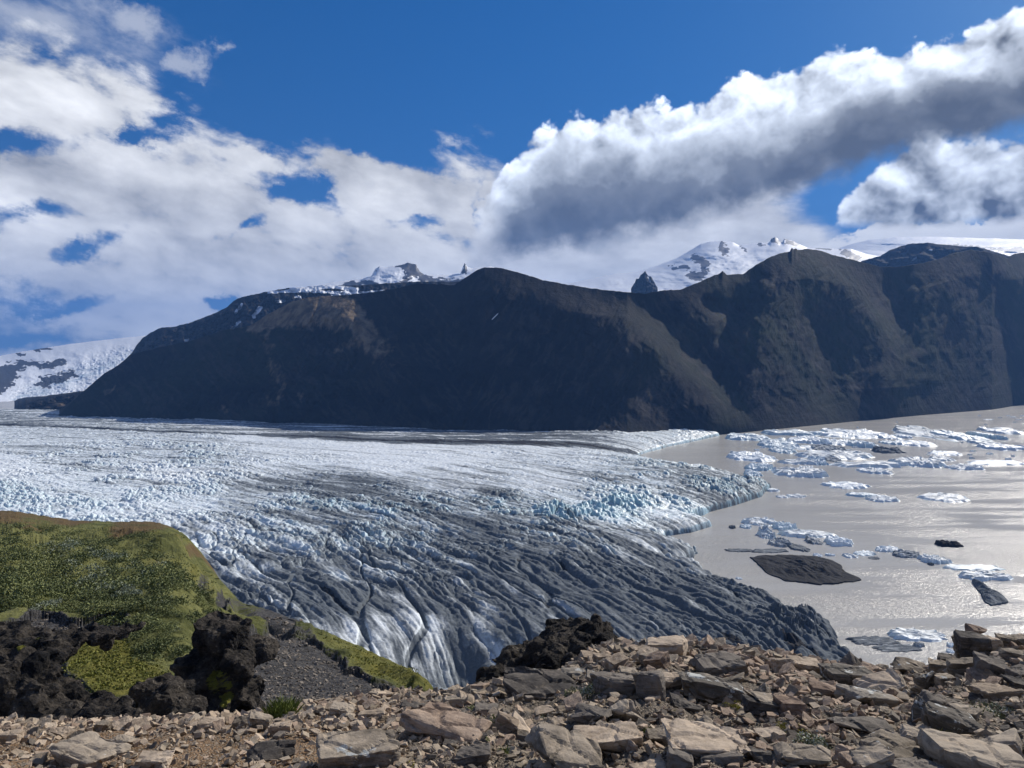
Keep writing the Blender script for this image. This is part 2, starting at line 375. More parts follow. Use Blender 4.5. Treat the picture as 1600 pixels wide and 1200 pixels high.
# flow coordinates: arcs about a centre, so the ridges curve towards the snout
xc, yc = -1238.0, 32.0
warpx = 28 * pn(X / 210, Y / 210, 3) + 10 * pn(X / 60, Y / 60, 4); warpy = 28 * pn(X / 210, Y / 210, 5) + 10 * pn(X / 60, Y / 60, 6)
rr = np.hypot(X + warpx - xc, Y + warpy - yc); th = np.arctan2(Y - yc, X - xc); s_ = th * 1900.0
def bil(l1, l2, sd_, p=1.0):
    return np.clip(np.abs(pn(rr / l1, s_ / l2, sd_)) * 2.2, 0, 1) ** p
bA = bil(17, 230, 12, .65); bB = bil(8, 120, 13, .7)
long_h = 4.2 * bil(38, 420, 11, .6) + 4.6 * bA + 2.3 * bB + .8 * bil(3.6, 50, 14, .9) + 3 * fbm(rr / 90, s_ / 400, 3, 15)
# splayed transverse fractures
u1 = (X * .93 + Y * .36 + 12 * pn(X / 50, Y / 50, 33)); v1 = (-X * .36 + Y * .93)
frac = np.abs(pn(u1 / 30, v1 / 220, 21)); frac_h = -3.2 * (1 - ss(frac, 0, .06))
f1, f2, idc = cells(rr / 9 + .6 * pn(X / 20, Y / 20, 51), s_ / 19 + .5 * pn(X / 20, Y / 20, 52), 61)
g1, g2, idg = cells(rr / 4.6 + .5 * pn(X / 12, Y / 12, 53), s_ / 9, 63)
patch = .35 + 1.1 * ss(fbm(X / 110, Y / 110, 3, 66), -.25, .3)
crack = (1 - ss(f2 - f1, .03, .16)) * wb * .9 * ss(DD, 800, 1000); lcrack = (1 - ss(bA, .05, .32)) * wl
block_h = (3.4 * ss(f2 - f1, .0, .38) * (.25 + idc) + 1.5 * ss(g2 - g1, .0, .35) * (.3 + idg)) * patch * (1 + .35 * (wb > 1.25))
base = 5 + 25 * (1 - np.exp(-np.clip(sd, 0, None) / 75)) + 10 * ss(sd, 250, 1400) + 4 * fbm(X / 260, Y / 260, 4, 70)
near = ss(DD, 3200, 900) * .5 + .5
edge = ss(sd, -2, 9)
Z = base + edge * (wl * long_h * near * 1.0 + wb * block_h * .95 + frac_h * ss(DD, 1000, 650)) + .9 * fbm(X / 9, Y / 9, 3, 80) * edge
Z -= 3.5 * wl * near
cliff = ss(sd, -1, 5)
Z = Z * cliff - 6 * (1 - cliff) * (sd < 4)
Z = np.where(sd < -1.5, -6.0, Z)
# snout hollow beside the green flank
hx, hy = on_level(715, 1085, 0)
hol = np.exp(-(((X - hx) / 42) ** 2 + ((Y - hy) / 40) ** 2)); Z -= 26 * hol
# medial moraine: dark stripe of rubble
mor = [on_level(a, b_, 36) for a, b_ in [(-300, 655), (0, 664), (150, 671), (300, 677), (420, 681), (540, 685), (700, 688), (860, 689), (1000, 690)]]
md = seg_dist(X + 16 * pn(X / 60, Y / 40, 44), Y + 16 * pn(X / 60, Y / 40, 45), mor)
mw = 17 + 24 * ss(PX, 300, 700) * (1 - ss(PX, 850, 1050))
dirt_shade = dirt_shade + .85 * (1 - ss(md, mw * .5, mw * 1.6))
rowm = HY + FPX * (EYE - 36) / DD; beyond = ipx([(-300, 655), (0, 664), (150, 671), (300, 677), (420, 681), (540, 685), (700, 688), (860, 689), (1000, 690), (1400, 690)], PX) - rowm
dirt_shade = dirt_shade + ss(beyond, -1, 2) * (.25 + .45 * ss(PX, 300, 620)) * (.7 + 1.6 * pn(X / 200, Y / 26, 46)) * (1 - ss(PX, 860, 1000)) + .13 * ss(DD, 1050, 1200)  # beyond the moraine: dirty ice plus mountain-foot shadow, both put into the colour
strk = fbm(rr / 26, s_ / 420, 5, 31, .6); strk2 = fbm(rr / 8, s_ / 90, 4, 35, .6)
gy, gx = np.gradient(Z); dxw = np.gradient(X, axis=1); dyw = np.gradient(Y, axis=0)
slope = np.hypot(gx / dxw, gy / dyw)
low = np.clip((base + 5 - Z) / 10, 0, 1)
dirt_shade = dirt_shade * 1.22 + .30 * np.clip(crack, 0, 1) + .22 * lcrack + .42 * strk + .34 * strk2 - .16 * ss(slope, .5, 1.4) * (dirt_shade < .65) + .22 * low * (dirt_shade > .2)  # crack, lcrack and low paint crevasse shade into the grey
dirt_shade = dirt_shade + .30 * (frac_h < -1.0) * ss(DD, 1000, 650)  # fractures get painted shade as well
blue = np.clip(blue * ss(slope, .35, 1.2) * 1.2 + .35 * blue + .55 * np.clip(crack, 0, 1), 0, 1)
keep = ~(sd < -14)
Vg = np.stack([X, Y, Z], -1).reshape(-1, 3); Fg = grid_faces(nR, nC)
kf = keep.ravel()[Fg].any(1); Fg = Fg[kf]
used = np.zeros(len(Vg), bool); used[Fg.ravel()] = True; remap = np.cumsum(used) - 1
me = mesh_np('glacier', Vg[used], remap[Fg], MG, {'dirt_shade': dirt_shade.ravel()[used], 'blue': blue.ravel()[used]})
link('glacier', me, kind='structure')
GZ = (gpx, gD, Z)
# ================================================================ mountains
def sheet(name, pxs, crest, foot, Dfoot, Dcrest, nr, mat, mod=None, attrs=None, back=(1.25, 0.5), prof=1.0, kind='structure'):
    """a mountainside from its foot to its crest with a far side behind it. crest/foot: (px,row) lists; Dfoot/Dcrest: depth functions of px.
    mod(PX, t, ROWS) -> change of depth as a share of the depth between foot and crest"""
    pxs = np.asarray(pxs); t = np.linspace(0, 1, nr)
    PXm, Tm = np.meshgrid(pxs, t)
    cr = ipx(crest, pxs) + (1.0 * fbm(pxs / 7, pxs * 0 + .5, 4, 5) if mat is MM else .5 * fbm(pxs / 25, pxs * 0 + .5, 3, 5)); ft = ipx(foot, pxs)
    k_ = np.ones(41) / 41; crs = np.convolve(np.pad(cr, 20, 'edge'), k_, 'valid') if len(cr) > 300 else cr
    RW = ft + (crs - ft) * Tm + (cr - crs) * ss(Tm, .9, 1.0)
    Df, Dc = Dfoot(PXm), Dcrest(PXm)
    D = Df + (Dc - Df) * Tm ** prof
    if mod is not None: D = D + mod(PXm, Tm, RW) * (Dc - Df)
    D = np.maximum(D, Df * .9)
    Vv = pt(PXm, RW, D)
    # far side
    bk = []
    for q, (kd, kh) in enumerate(((1.02, .985), (1.08, .93), (back[0], back[1]), (back[0] * 1.15, .0))):
        r_ = Vv[-1].copy(); r_[:, 0] *= kd; r_[:, 1] *= kd; r_[:, 2] = r_[:, 2] * kh; bk.append(r_)
    Vall = np.concatenate([Vv, np.stack(bk)], 0)
    at = {k: np.concatenate([v, np.repeat(v[-1:], 4, 0)], 0).ravel() for k, v in (attrs(PXm, Tm, RW) if attrs else {}).items()}
    me = mesh_np(name, Vall.reshape(-1, 3), grid_faces(nr + 4, len(pxs)), mat, at)
    return link(name, me, kind=kind)
def gl(PXm, RW, pts, width, amp):
    """soft line feature in the face: amp on the line, 0 beyond width"""
    return amp * np.exp(-(seg_dist(PXm, RW, pts) / width) ** 2)
mtn_crest = [(-700, 700), (0, 690), (60, 664), (85, 655), (100, 640), (130, 612), (160, 586), (185, 570), (205, 554), (240, 545), (300, 532), (345, 517), (390, 509), (420, 490), (455, 472), (480, 465), (500, 463), (535, 461), (560, 459), (587, 456), (622, 450),
    (647, 443), (680, 444), (710, 445), (724, 436), (745, 422), (757, 418), (775, 418), (790, 420), (815, 427), (850, 438), (878, 443), (920, 450), (972, 456), (1007, 459), (1034, 454), (1064, 452), (1097, 439),
    (1116, 430), (1124, 428), (1129, 423), (1135, 429), (1161, 428), (1180, 415), (1202, 402), (1225, 394), (1234, 393), (1237, 387), (1240, 390), (1243, 388), (1247, 391), (1262, 389), (1281, 391), (1300, 398), (1337, 407), (1375, 417), (1405, 417), (1442, 411),
    (1476, 402), (1487, 396), (1517, 390), (1544, 394), (1560, 398), (1574, 403), (1585, 396), (1600, 395), (1700, 380), (1850, 390), (2100, 420), (2600, 450)]
mtn_foot = [(-700, 702), (60, 668), (150, 668), (250, 672), (400, 677), (600, 684), (700, 690), (860, 695), (980, 693), (1070, 684), (1150, 677), (1250, 667), (1350, 657), (1450, 648), (1550, 640), (1600, 632), (1800, 618), (2600, 600)]
ridges_m = [([(760, 420), (830, 450), (930, 500), (1010, 545), (1080, 600), (1120, 680)], 40, -.22), ([(500, 463), (545, 490), (560, 540), (640, 600), (700, 690)], 30, -.30),
    ([(760, 420), (740, 500), (730, 600), (720, 690)], 40, -.12), ([(1130, 428), (1080, 480), (1030, 540)], 24, -.2), ([(1260, 390), (1230, 450), (1200, 520), (1160, 600), (1140, 680)], 42, -.3),
    ([(1260, 390), (1300, 430), (1360, 500), (1400, 560)], 30, -.2), ([(1490, 398), (1470, 450), (1440, 520), (1400, 580), (1380, 650)], 34, -.3), ([(1590, 396), (1620, 480), (1680, 600)], 50, -.4),
    ([(400, 505), (430, 560), (440, 620), (420, 672)], 18, -.16), ([(350, 517), (360, 560), (380, 672)], 20, -.10), ([(470, 470), (470, 560), (500, 672)], 20, -.10),
    ([(640, 450), (660, 500), (700, 560), (720, 600)], 26, .22), ([(1010, 462), (1050, 520), (1120, 580), (1150, 640)], 26, .30), ([(1110, 470), (1150, 490), (1135, 530), (1160, 570)], 14, .22), ([(1180, 430), (1150, 490)], 12, .15),
    ([(1400, 420), (1400, 480), (1410, 530), (1400, 560)], 22, .22), ([(1540, 400), (1560, 480), (1600, 560)], 26, .2), ([(560, 560), (600, 640)], 20, .14), ([(860, 520), (900, 600), (930, 690)], 30, .07), ([(1290, 520), (1300, 600), (1290, 660)], 20, .12)]
def mod_m(PXm, Tm, RW):
    f = 0
    env = np.clip(Tm * 5, 0, 1) * np.clip((1 - Tm) * 6, 0, 1)
    wx = 9 * pn(PXm / 40, RW / 40, 301) + 4 * pn(PXm / 14, RW / 14, 302)
    for p_, w_, a_ in ridges_m: f = f + gl(PXm + wx, RW + wx, p_, w_ * 1.15, a_)
    wq = 14 * pn(PXm / 50, RW / 50, 381) + 6 * pn(PXm / 16, RW / 16, 382); g = ridged((PXm + wq + .35 * (RW - 550)) / 30, (RW + wq) / 90, 5, 311, .5) - .5; g2 = ridged((PXm + wq - .6 * (RW - 550)) / 44, (RW - wq) / 90, 5, 331, .5) - .5
    cliffw = 1 + 1.2 * (PXm < 560)
    return (f * .60 + .035 * g * cliffw + .03 * g2 + .018 * fbm(PXm / 12, RW / 10, 4, 341) * (PXm < 560) + .012 * (ridged((PXm + .5 * (RW - 550)) / 11, RW / 140, 4, 361) - .5)) * env
def attrs_m(PXm, Tm, RW):
    wx = 10 * pn(PXm / 30, RW / 30, 351) + 5 * pn(PXm / 9, RW / 9, 352)
    X_, Y_ = PXm + wx, RW + wx * .7  # tan strokes below paint the sunlit spur into the colour
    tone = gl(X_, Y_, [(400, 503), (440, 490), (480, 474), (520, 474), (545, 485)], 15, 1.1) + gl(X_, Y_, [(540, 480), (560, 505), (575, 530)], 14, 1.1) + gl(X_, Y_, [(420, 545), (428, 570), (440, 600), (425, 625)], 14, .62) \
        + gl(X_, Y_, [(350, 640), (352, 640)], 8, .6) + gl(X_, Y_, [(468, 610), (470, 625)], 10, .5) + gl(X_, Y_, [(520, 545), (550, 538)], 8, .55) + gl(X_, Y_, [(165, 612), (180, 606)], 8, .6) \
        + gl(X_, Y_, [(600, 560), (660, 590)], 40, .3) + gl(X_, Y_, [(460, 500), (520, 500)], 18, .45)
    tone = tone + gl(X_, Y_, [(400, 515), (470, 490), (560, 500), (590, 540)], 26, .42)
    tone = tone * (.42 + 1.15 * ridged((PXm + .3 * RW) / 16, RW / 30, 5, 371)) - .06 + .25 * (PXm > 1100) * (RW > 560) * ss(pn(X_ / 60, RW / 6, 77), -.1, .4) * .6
    snow = gl(PXm, RW, [(769, 499), (778, 490)], .9, .8)
    green = np.clip(.9 - np.abs(Tm - .55) * .8, 0, 1) * ss(PXm, 900, 1150) + .5 * ss(PXm, 600, 500)
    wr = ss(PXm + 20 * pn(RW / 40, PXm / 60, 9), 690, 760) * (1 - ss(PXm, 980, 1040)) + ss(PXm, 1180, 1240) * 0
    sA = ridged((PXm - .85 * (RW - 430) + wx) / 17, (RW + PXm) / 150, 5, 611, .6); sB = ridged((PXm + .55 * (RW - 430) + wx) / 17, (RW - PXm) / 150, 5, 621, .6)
    scree = ss(sA * (1 - wr) + sB * wr + .35 * fbm(PXm / 70, RW / 40, 3, 631), .62, .92)  # fall-line streaks painted to give the unlit face its gully shading
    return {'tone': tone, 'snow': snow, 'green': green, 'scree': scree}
def DfM(p):
    r_ = ipx(mtn_foot, p); return EYE * FPX / (r_ - HY) * 1.0
def DcM(p):
    return DfM(p) + .84 * ipx([(-700, 200), (60, 90), (200, 340), (500, 560), (760, 600), (1010, 520), (1250, 620), (1600, 640), (2600, 800)], p)
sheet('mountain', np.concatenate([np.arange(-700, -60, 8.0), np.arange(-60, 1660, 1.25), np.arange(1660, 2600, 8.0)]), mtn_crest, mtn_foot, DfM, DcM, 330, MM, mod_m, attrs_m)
# back ridge with snow patches, left of the snow peaks
ridge_crest = [(100, 650), (180, 575), (205, 553), (213, 540), (222, 529), (236, 519), (252, 512), (275, 510), (300, 503), (338, 488), (355, 480), (365, 470), (378, 464), (420, 455), (450, 450), (500, 446), (560, 446), (640, 440), (730, 440), (800, 500)]
ridge_foot = [(100, 660), (200, 600), (400, 540), (600, 520), (800, 520)]
def attrs_r(PXm, Tm, RW):
    wv = 3 * pn(PXm / 8, RW / 5, 12)
    sn = 0
    for p_, w_ in (([(368, 488), (378, 476)], 3), ([(396, 495), (408, 481)], 3), ([(362, 514), (374, 503)], 2.6), ([(400, 488), (404, 480)], 2), ([(290, 532), (294, 531)], 3), ([(432, 471), (445, 470)], 2.4), ([(463, 466), (468, 465)], 3.5),
                   ([(420, 457), (450, 455), (480, 455), (540, 458)], 2.6), ([(455, 451), (520, 448), (560, 452)], 3.2), ([(540, 458), (570, 462)], 4), ([(520, 462), (600, 455)], 3)):
        sn = sn + gl(PXm + wv, RW + wv * .5, p_, w_, 1.0)
    return {'tone': .22 + .25 * ss(pn(PXm / 30, RW / 8, 15), -.1, .3), 'snow': sn, 'green': PXm * 0}
sheet('mountain_ridge', np.arange(100, 800, 1.25), ridge_crest, ridge_foot, lambda p: 3300 + 0 * p, lambda p: 3900 + 0 * p, 130, MM,
      lambda a, t, r_: (.16 * (ridged(a / 22, r_ / 60, 5, 402) - .5) + .2 * fbm(a / 10, r_ / 10, 4, 412)) * np.clip((1 - t) * 6, 0, 1), attrs_r)
# snow peaks
def attrs_s(rocks, crevs=(), base=0.0):
    def f(PXm, Tm, RW):
        wv = 9 * pn(PXm / 15, RW / 8, 21) + 6 * pn(PXm / 5, RW / 3, 22)
        rk = base + 0 * PXm; cv = 0 * PXm + .1
        for p_, w_ in rocks: rk = rk + gl(PXm + wv, RW + wv * .6, p_, w_, 1.0)
        rk = rk * (.45 + .9 * ridged(PXm / 9, RW / 5, 4, 391))
        for p_, w_ in crevs: cv = cv + gl(PXm, RW, p_, w_, 1.0)
        return {'rock': rk, 'crev': cv}
    return f
def rough_s(k, kx=30, ky=14):
    return lambda a, t, r_: (k * fbm(a / kx, r_ / ky, 5, 421)) * np.clip((1 - t) * 5, 0, 1)
sheet('snow_peak', np.arange(410, 830, 1.0), [(410, 470), (430, 456), (480, 448), (520, 441), (560, 436), (580, 432), (586, 421), (592, 417), (606, 417), (626, 414), (633, 412), (637, 410), (643, 412), (650, 413), (656, 424), (663, 429), (700, 429), (719, 428), (723, 418), (726, 411), (730, 417),
      (737, 419), (765, 416), (800, 424), (830, 440)], [(410, 490), (620, 490), (830, 500)], lambda p: 4200 + 0 * p, lambda p: 6600 + 0 * p, 90, MS, rough_s(.05, 18, 9),
      attrs_s([([(636, 414), (642, 425), (634, 438)], 9), ([(650, 420), (662, 436)], 7), ([(588, 420), (594, 418)], 4), ([(545, 445), (575, 441), (590, 448)], 6), ([(560, 452), (600, 460), (640, 450)], 5), ([(672, 440), (730, 444)], 8), ([(724, 408), (727, 424)], 5), ([(620, 416), (632, 414)], 3), ([(500, 455), (540, 452)], 4)]))
sheet('snow_peak.001', np.arange(800, 1420, 1.25), [(800, 470), (880, 445), (920, 436), (960, 428), (1000, 424), (1030, 414), (1060, 402), (1080, 390), (1095, 381), (1110, 377), (1128, 376), (1145, 378), (1155, 383), (1175, 380), (1190, 379), (1202, 379), (1205, 373), (1211, 370), (1216, 373), (1219, 378),
      (1223, 378), (1225, 373), (1240, 377), (1248, 381), (1262, 387), (1310, 389), (1330, 389), (1352, 396), (1420, 410)], [(800, 490), (1420, 470)], lambda p: 5600 + 0 * p, lambda p: 9800 + 0 * p, 120, MS, rough_s(.05, 60, 18),
      attrs_s([([(1205, 374), (1213, 376)], 5), ([(1226, 377), (1246, 382)], 4), ([(1128, 384), (1133, 396)], 7), ([(1160, 388), (1163, 390)], 3), ([(1085, 402), (1100, 410), (1103, 428)], 7), ([(1052, 419), (1072, 417)], 4), ([(1078, 430), (1095, 434)], 6), ([(1186, 382), (1192, 382)], 2.5),
               ([(1278, 388), (1300, 388)], 3), ([(1318, 393), (1340, 404)], 7)]))
sheet('nunatak', np.arange(986, 1028, .8), [(986, 451), (992, 441), (994, 435), (998, 436), (1001, 430), (1005, 427), (1008, 423), (1010, 427), (1013, 431), (1017, 432), (1020, 437), (1023, 442), (1028, 450)], [(982, 456), (1005, 456), (1030, 456)], lambda p: 5500 + 0 * p, lambda p: 5650 + 0 * p, 24, MM, rough_s(.8, 6, 6), lambda a, t, r_: {'tone': -.6 + 0 * a, 'snow': gl(a, r_, [(1012, 432), (1016, 440)], 2, .7), 'green': 0 * a})
sheet('ice_cap', np.arange(1280, 2300, 2.0), [(1280, 400), (1310, 388), (1335, 380), (1360, 374), (1400, 370.5), (1450, 369.5), (1500, 371), (1600, 374), (1800, 372), (2300, 400)], [(1280, 440), (2300, 460)], lambda p: 8500 + 0 * p, lambda p: 15500 + 0 * p, 80, MS, rough_s(.05, 120, 9),
      attrs_s([([(1480, 384), (1600, 390)], 2.2), ([(1560, 392), (1600, 392)], 2)], [([(1380, 380), (1600, 384)], 9)]))
sheet('mountain_shoulder', np.arange(1320, 1640, 1.25), [(1320, 430), (1345, 408), (1375, 400), (1394, 389), (1420, 381), (1450, 379), (1472, 382), (1506, 385), (1525, 385), (1544, 390), (1574, 399), (1640, 410)], [(1320, 450), (1640, 450)], lambda p: 5200 + 0 * p, lambda p: 5600 + 0 * p, 60, MM, rough_s(.4),
      lambda a, t, r_: {'tone': .2 + 0 * a, 'snow': gl(a, r_, [(1426, 407), (1432, 402)], 1.6, 1) + gl(a, r_, [(1452, 391), (1456, 391)], 1.6, 1), 'green': 0 * a})
# icefall and snow slopes at the far left, brown foreland under them
sheet('icefall', np.concatenate([np.arange(-900, -40, 8.0), np.arange(-40, 330, 1.0)]), [(-900, 520), (-200, 560), (0, 556), (60, 545), (120, 536), (180, 529), (240, 523), (330, 512)], [(-900, 662), (0, 655), (60, 662), (330, 650)], lambda p: 3150 + 0 * p, lambda p: 6500 + 0 * p, 170, MS,
      lambda a, t, r_: (.02 * fbm(a / 40, r_ / 20, 5, 431) + .014 * ridged(a / 7, r_ / 3.0, 4, 441) * ss(gl(a, r_, [(40, 625), (120, 595), (200, 560)], 24, 1.), .1, .6)) * np.clip((1 - t) * 5, 0, 1),
      attrs_s([([(56, 546), (78, 546)], 3.4), ([(28, 553), (38, 553)], 2), ([(40, 568), (70, 572), (98, 565)], 5), ([(0, 582), (30, 572)], 8), ([(0, 610), (20, 590)], 8), ([(5, 575), (15, 572)], 3), ([(68, 595), (100, 590), (112, 585)], 8), ([(60, 601), (75, 600)], 5), ([(-100, 600), (-10, 590)], 16)],
              [([(30, 622), (90, 600), (130, 585), (200, 560)], 13), ([(0, 640), (120, 620)], 8)]))
sheet('mountain_foreland', np.arange(14, 260, 1.0), [(14, 655), (22, 645), (40, 632), (60, 624), (85, 619), (120, 614), (160, 610), (260, 600)], [(14, 657), (60, 660), (120, 672), (260, 676)], lambda p: 2950 + 0 * p, lambda p: 3250 + 0 * p, 50, MM, rough_s(.35, 20, 8), lambda a, t, r_: {'tone': .3 + .3 * gl(a, r_, [(80, 640), (130, 625)], 12, 1), 'snow': 0 * a, 'green': 0 * a})
# ================================================================ green hillside on the near left
def m_hill(b):
    p = pos(); gr = attr('gravel'); mo = attr('moss'); br = attr('brown'); pale = attr('pale')
    n1 = nz(p, 0.09, 7, 0.62); n2 = nz(p, 1.1, 6, 0.65); n3 = nz(p, 6.0, 4, 0.7)
    g = mix(sstep(n1 + (n2 - 0.5) * 0.5, 0.3, 0.7), (0.056, 0.064, 0.020), (0.180, 0.182, 0.064))
    m_ = mix(sstep(n2, 0.3, 0.7), (0.066, 0.072, 0.016), (0.165, 0.152, 0.038))
    d = mix(sstep(n2 + (n3 - 0.5) * 0.9, 0.30, 0.75), (0.022, 0.022, 0.024), (0.105, 0.102, 0.10))
    s = mix(n2, (0.075, 0.050, 0.022), (0.155, 0.110, 0.055))
    c = mix(sstep(mo + (n1 - 0.5) * 0.9, 0.35, 0.65), g, m_)
    c = mix(sstep(br + (n1 - 0.5) * 1.2 + (n2 - 0.5) * 0.4, 0.4, 0.7), c, s)
    c = mix(sstep(n3 + (n1 - 0.5) * 0.6, 0.62, 0.74) * 0.5, c, (0.20, 0.185, 0.10))
    c = mix(sstep(gr + (n1 - 0.5) * 0.7 + (n2 - 0.5) * 0.5, 0.42, 0.56), c, d)
    put(b.inputs['Base Color'], c)
    bump(b, n2 * 1.6 + n3 * 0.5, 0.9, 0.35)
MH = material('turf_moss_and_scree', m_hill, 0.95, 0.1)
hcrest = [(-400, 780), (-150, 793), (0, 798), (25, 799), (60, 806), (85, 809), (110, 813), (170, 815), (232, 815), (255, 820), (272, 828), (285, 836), (305, 865), (318, 888), (335, 903), (350, 926), (372, 943), (400, 950), (425, 958), (450, 968), (480, 980), (540, 1006), (600, 1035), (640, 1055), (655, 1066), (664, 1080), (672, 1110), (700, 1200)]
hctl = [  # px row gravel moss brown
    (0, 800, 0, .2, .75), (120, 815, 0, .1, .8), (240, 820, 0, .3, .7), (280, 840, 0, .8, .2), (200, 835, 0, .1, .8), (60, 830, 0, .1, .5), (100, 860, 0, 0, 0), (0, 860, 0, .1, .1), (200, 870, 0, 0, .1), (280, 880, 0, .7, .2), (310, 900, 0, .9, .0), (330, 930, .3, .6, .1),
    (250, 880, .0, .4, .4), (100, 910, 0, 0, 0), (200, 930, 0, 0, 0), (0, 930, 0, .1, .2), (60, 950, .35, .2, .3), (20, 965, .2, .1, .1), (130, 965, .3, .1, .1), (300, 950, 0, .1, 0), (300, 862, .1, .4, .7), (285, 900, 0, .3, .5), (318, 912, .5, .3, .3), (140, 830, 0, 0, .1), (60, 880, 0, .3, 0), (250, 930, 0, .4, 0), (150, 920, 0, .35, 0), (350, 965, .2, .2, .1), (335, 945, .7, .1, .1), (400, 985, .2, .3, .1), (380, 955, .5, .4, .1), (420, 975, .8, .1, .1), (440, 985, .9, 0, 0),
    (470, 990, .5, .5, .1), (520, 1005, .2, .8, .2), (470, 1020, 1., 0, 0), (430, 1020, 1., 0, 0), (520, 1040, .8, 0, .1), (560, 1035, .0, 1., .0), (600, 1055, .1, 1., 0), (650, 1075, .1, 1., 0), (600, 1085, .7, .3, 0), (550, 1075, .95, 0, 0), (450, 1070, 1., 0, 0), (400, 1060, 1, 0, .1), (540, 1100, 1., 0, 0),
    (150, 1040, 0, 1.1, 0), (200, 1060, 0, 1.1, 0), (180, 1080, .2, .9, 0), (240, 1010, 0, .1, 0), (260, 1035, 0, .2, 0), (150, 990, .9, 0, 0), (60, 985, 1., 0, 0), (60, 1040, 1, 0, 0), (220, 1110, 1., 0, .2), (100, 1100, 1., 0, 0), (650, 1110, .8, .2, 0), (0, 1150, 1, 0, 0), (400, 1150, 1, 0, 0)]
def hill_D(px, row):
    Dc = ipx([(-400, 360), (0, 330), (230, 300), (290, 260), (350, 200), (430, 165), (500, 135), (600, 95), (668, 72), (700, 60)], px); rc = ipx(hcrest, px)
    Db = ipx([(-400, 36), (300, 34), (700, 32)], px)
    t = np.clip((row - rc) / (1160 - rc), 0, 1.4)
    return 1 / (1 / Dc + (1 / Db - 1 / Dc) * t ** 1.1)
hpx = np.arange(-400, 700, 1.1); ht = np.linspace(0, 1, 420) ** 1.0
HPX, HT = np.meshgrid(hpx, ht); hrc = ipx(hcrest, hpx) + 2.2 * fbm(hpx / 14, hpx * 0, 5, 501, .6)
HRW = hrc + (1235 - hrc) * HT
HD = hill_D(HPX, HRW)
Vh = pt(HPX, HRW, HD); hx_, hy_ = Vh[..., 0], Vh[..., 1]
Hc = scatter_fit(HPX, HRW, hctl, 34, 16); grv, mos, brn = (Hc[..., i] for i in range(3)); mos = mos * np.where(HPX < 250, 1.0, .62)
hfade = np.clip(HT * 14, 0, 1)
hump = (2.6 * fbm(hx_ / 22, hy_ / 22, 4, 511) + 1.5 * ridged(hx_ / 9, hy_ / 14, 4, 521) * (grv < .6)) * np.clip(HD / 120, .12, 1) + .16 * fbm(hx_ / 1.3, hy_ / 1.3, 5, 531)
# eroded steps and gullies on the flank
gull = gl(HPX, HRW, [(270, 835), (300, 880), (320, 905)], 7, -2.4) + gl(HPX, HRW, [(305, 915), (335, 948), (352, 958)], 7, -3.4) + gl(HPX, HRW, [(370, 955), (430, 985), (445, 992)], 7, -3.0) + gl(HPX, HRW, [(100, 815), (150, 828), (240, 850)], 5, 1.1) + gl(HPX, HRW, [(590, 1055), (640, 1076)], 5, -.7)
Vh[..., 2] += (hump * np.where(grv > .55, .7, 1.25) + gull) * hfade
bk = []
for dD, dz in ((1.5, -.4), (7, -7), (30, -45), (60, -120), (110, -300)):
    r_ = Vh[0].copy(); r_[:, 1] += dD; r_[:, 0] += dD * .45; r_[:, 2] += dz; bk.append(r_)
Vh = np.concatenate([np.stack(bk[::-1]), Vh], 0)
rep = lambda a: np.concatenate([np.repeat(a[:1], 5, 0), a], 0).ravel()
me = mesh_np('hillside', Vh.reshape(-1, 3), grid_faces(len(ht) + 5, len(hpx), True), MH, {'gravel': rep(grv), 'moss': rep(mos), 'brown': rep(brn)})
link('hillside', me, kind='structure')
def hill_at(px, row):
    i = int(round((px - hpx[0]) / 1.1)); rc = hrc[i]; t = (row - rc) / (1235 - rc) * 419
    return Vector(Vh[5 + int(np.clip(round(t), 0, 419)), i])
# ---------------------------------------------------------------- shrubs
def leaf_mat(name, c1, c2, rough=0.7):
    def f(b):
        n = node('ShaderNodeNewGeometry'); oi = node('ShaderNodeObjectInfo')
        put(b.inputs['Base Color'], mix(T(n.outputs['Random Per Island']), c1, c2))
    return material(name, f, rough, 0.2)
L_DARK = leaf_mat('willow_leaf_dark', (0.060, 0.078, 0.026), (0.165, 0.185, 0.068))
L_MID = leaf_mat('willow_leaf_green', (0.115, 0.135, 0.045), (0.240, 0.258, 0.100))
L_SILVER = leaf_mat('willow_leaf_silver', (0.13, 0.16, 0.10), (0.30, 0.33, 0.25))
BARK = material('twig_bark', lambda b: put(b.inputs['Base Color'], (0.06, 0.045, 0.035, 1)), 0.9, 0.1)
def leaf_quads(c, n, r, h, size, g):
    """n leaf quads in a lumpy dome of radius r, height h round c; g a numpy generator"""
    lob = g.normal(0, .45, (7, 2)) * r; lh = g.uniform(.45, 1, 7) * h
    k = g.integers(0, 7, n); a = g.uniform(0, 2 * np.pi, n); rad = np.sqrt(g.uniform(0, 1, n)) * r * .5
    x = lob[k, 0] + rad * np.cos(a); y = lob[k, 1] + rad * np.sin(a); z = lh[k] * np.sqrt(np.clip(1 - (rad / (r * .52)) ** 2, 0, 1)) * g.uniform(.55, 1.0, n)
    ctr = np.stack([x, y, z], -1) + c
    u = g.normal(size=(n, 3)); u /= np.linalg.norm(u, axis=1)[:, None]
    v = np.cross(u, g.normal(size=(n, 3))); v /= np.linalg.norm(v, axis=1)[:, None]
    s = size * g.uniform(.6, 1.3, n)[:, None]
    q = np.stack([ctr - u * s, ctr + v * s * .5, ctr + u * s, ctr - v * s * .5], 1)
    return q.reshape(-1, 3)
def quads_mesh(name, q, mat):
    return mesh_np(name, q, np.arange(len(q)).reshape(-1, 4), mat, smooth=False)
g_ = np.random.default_rng(12)
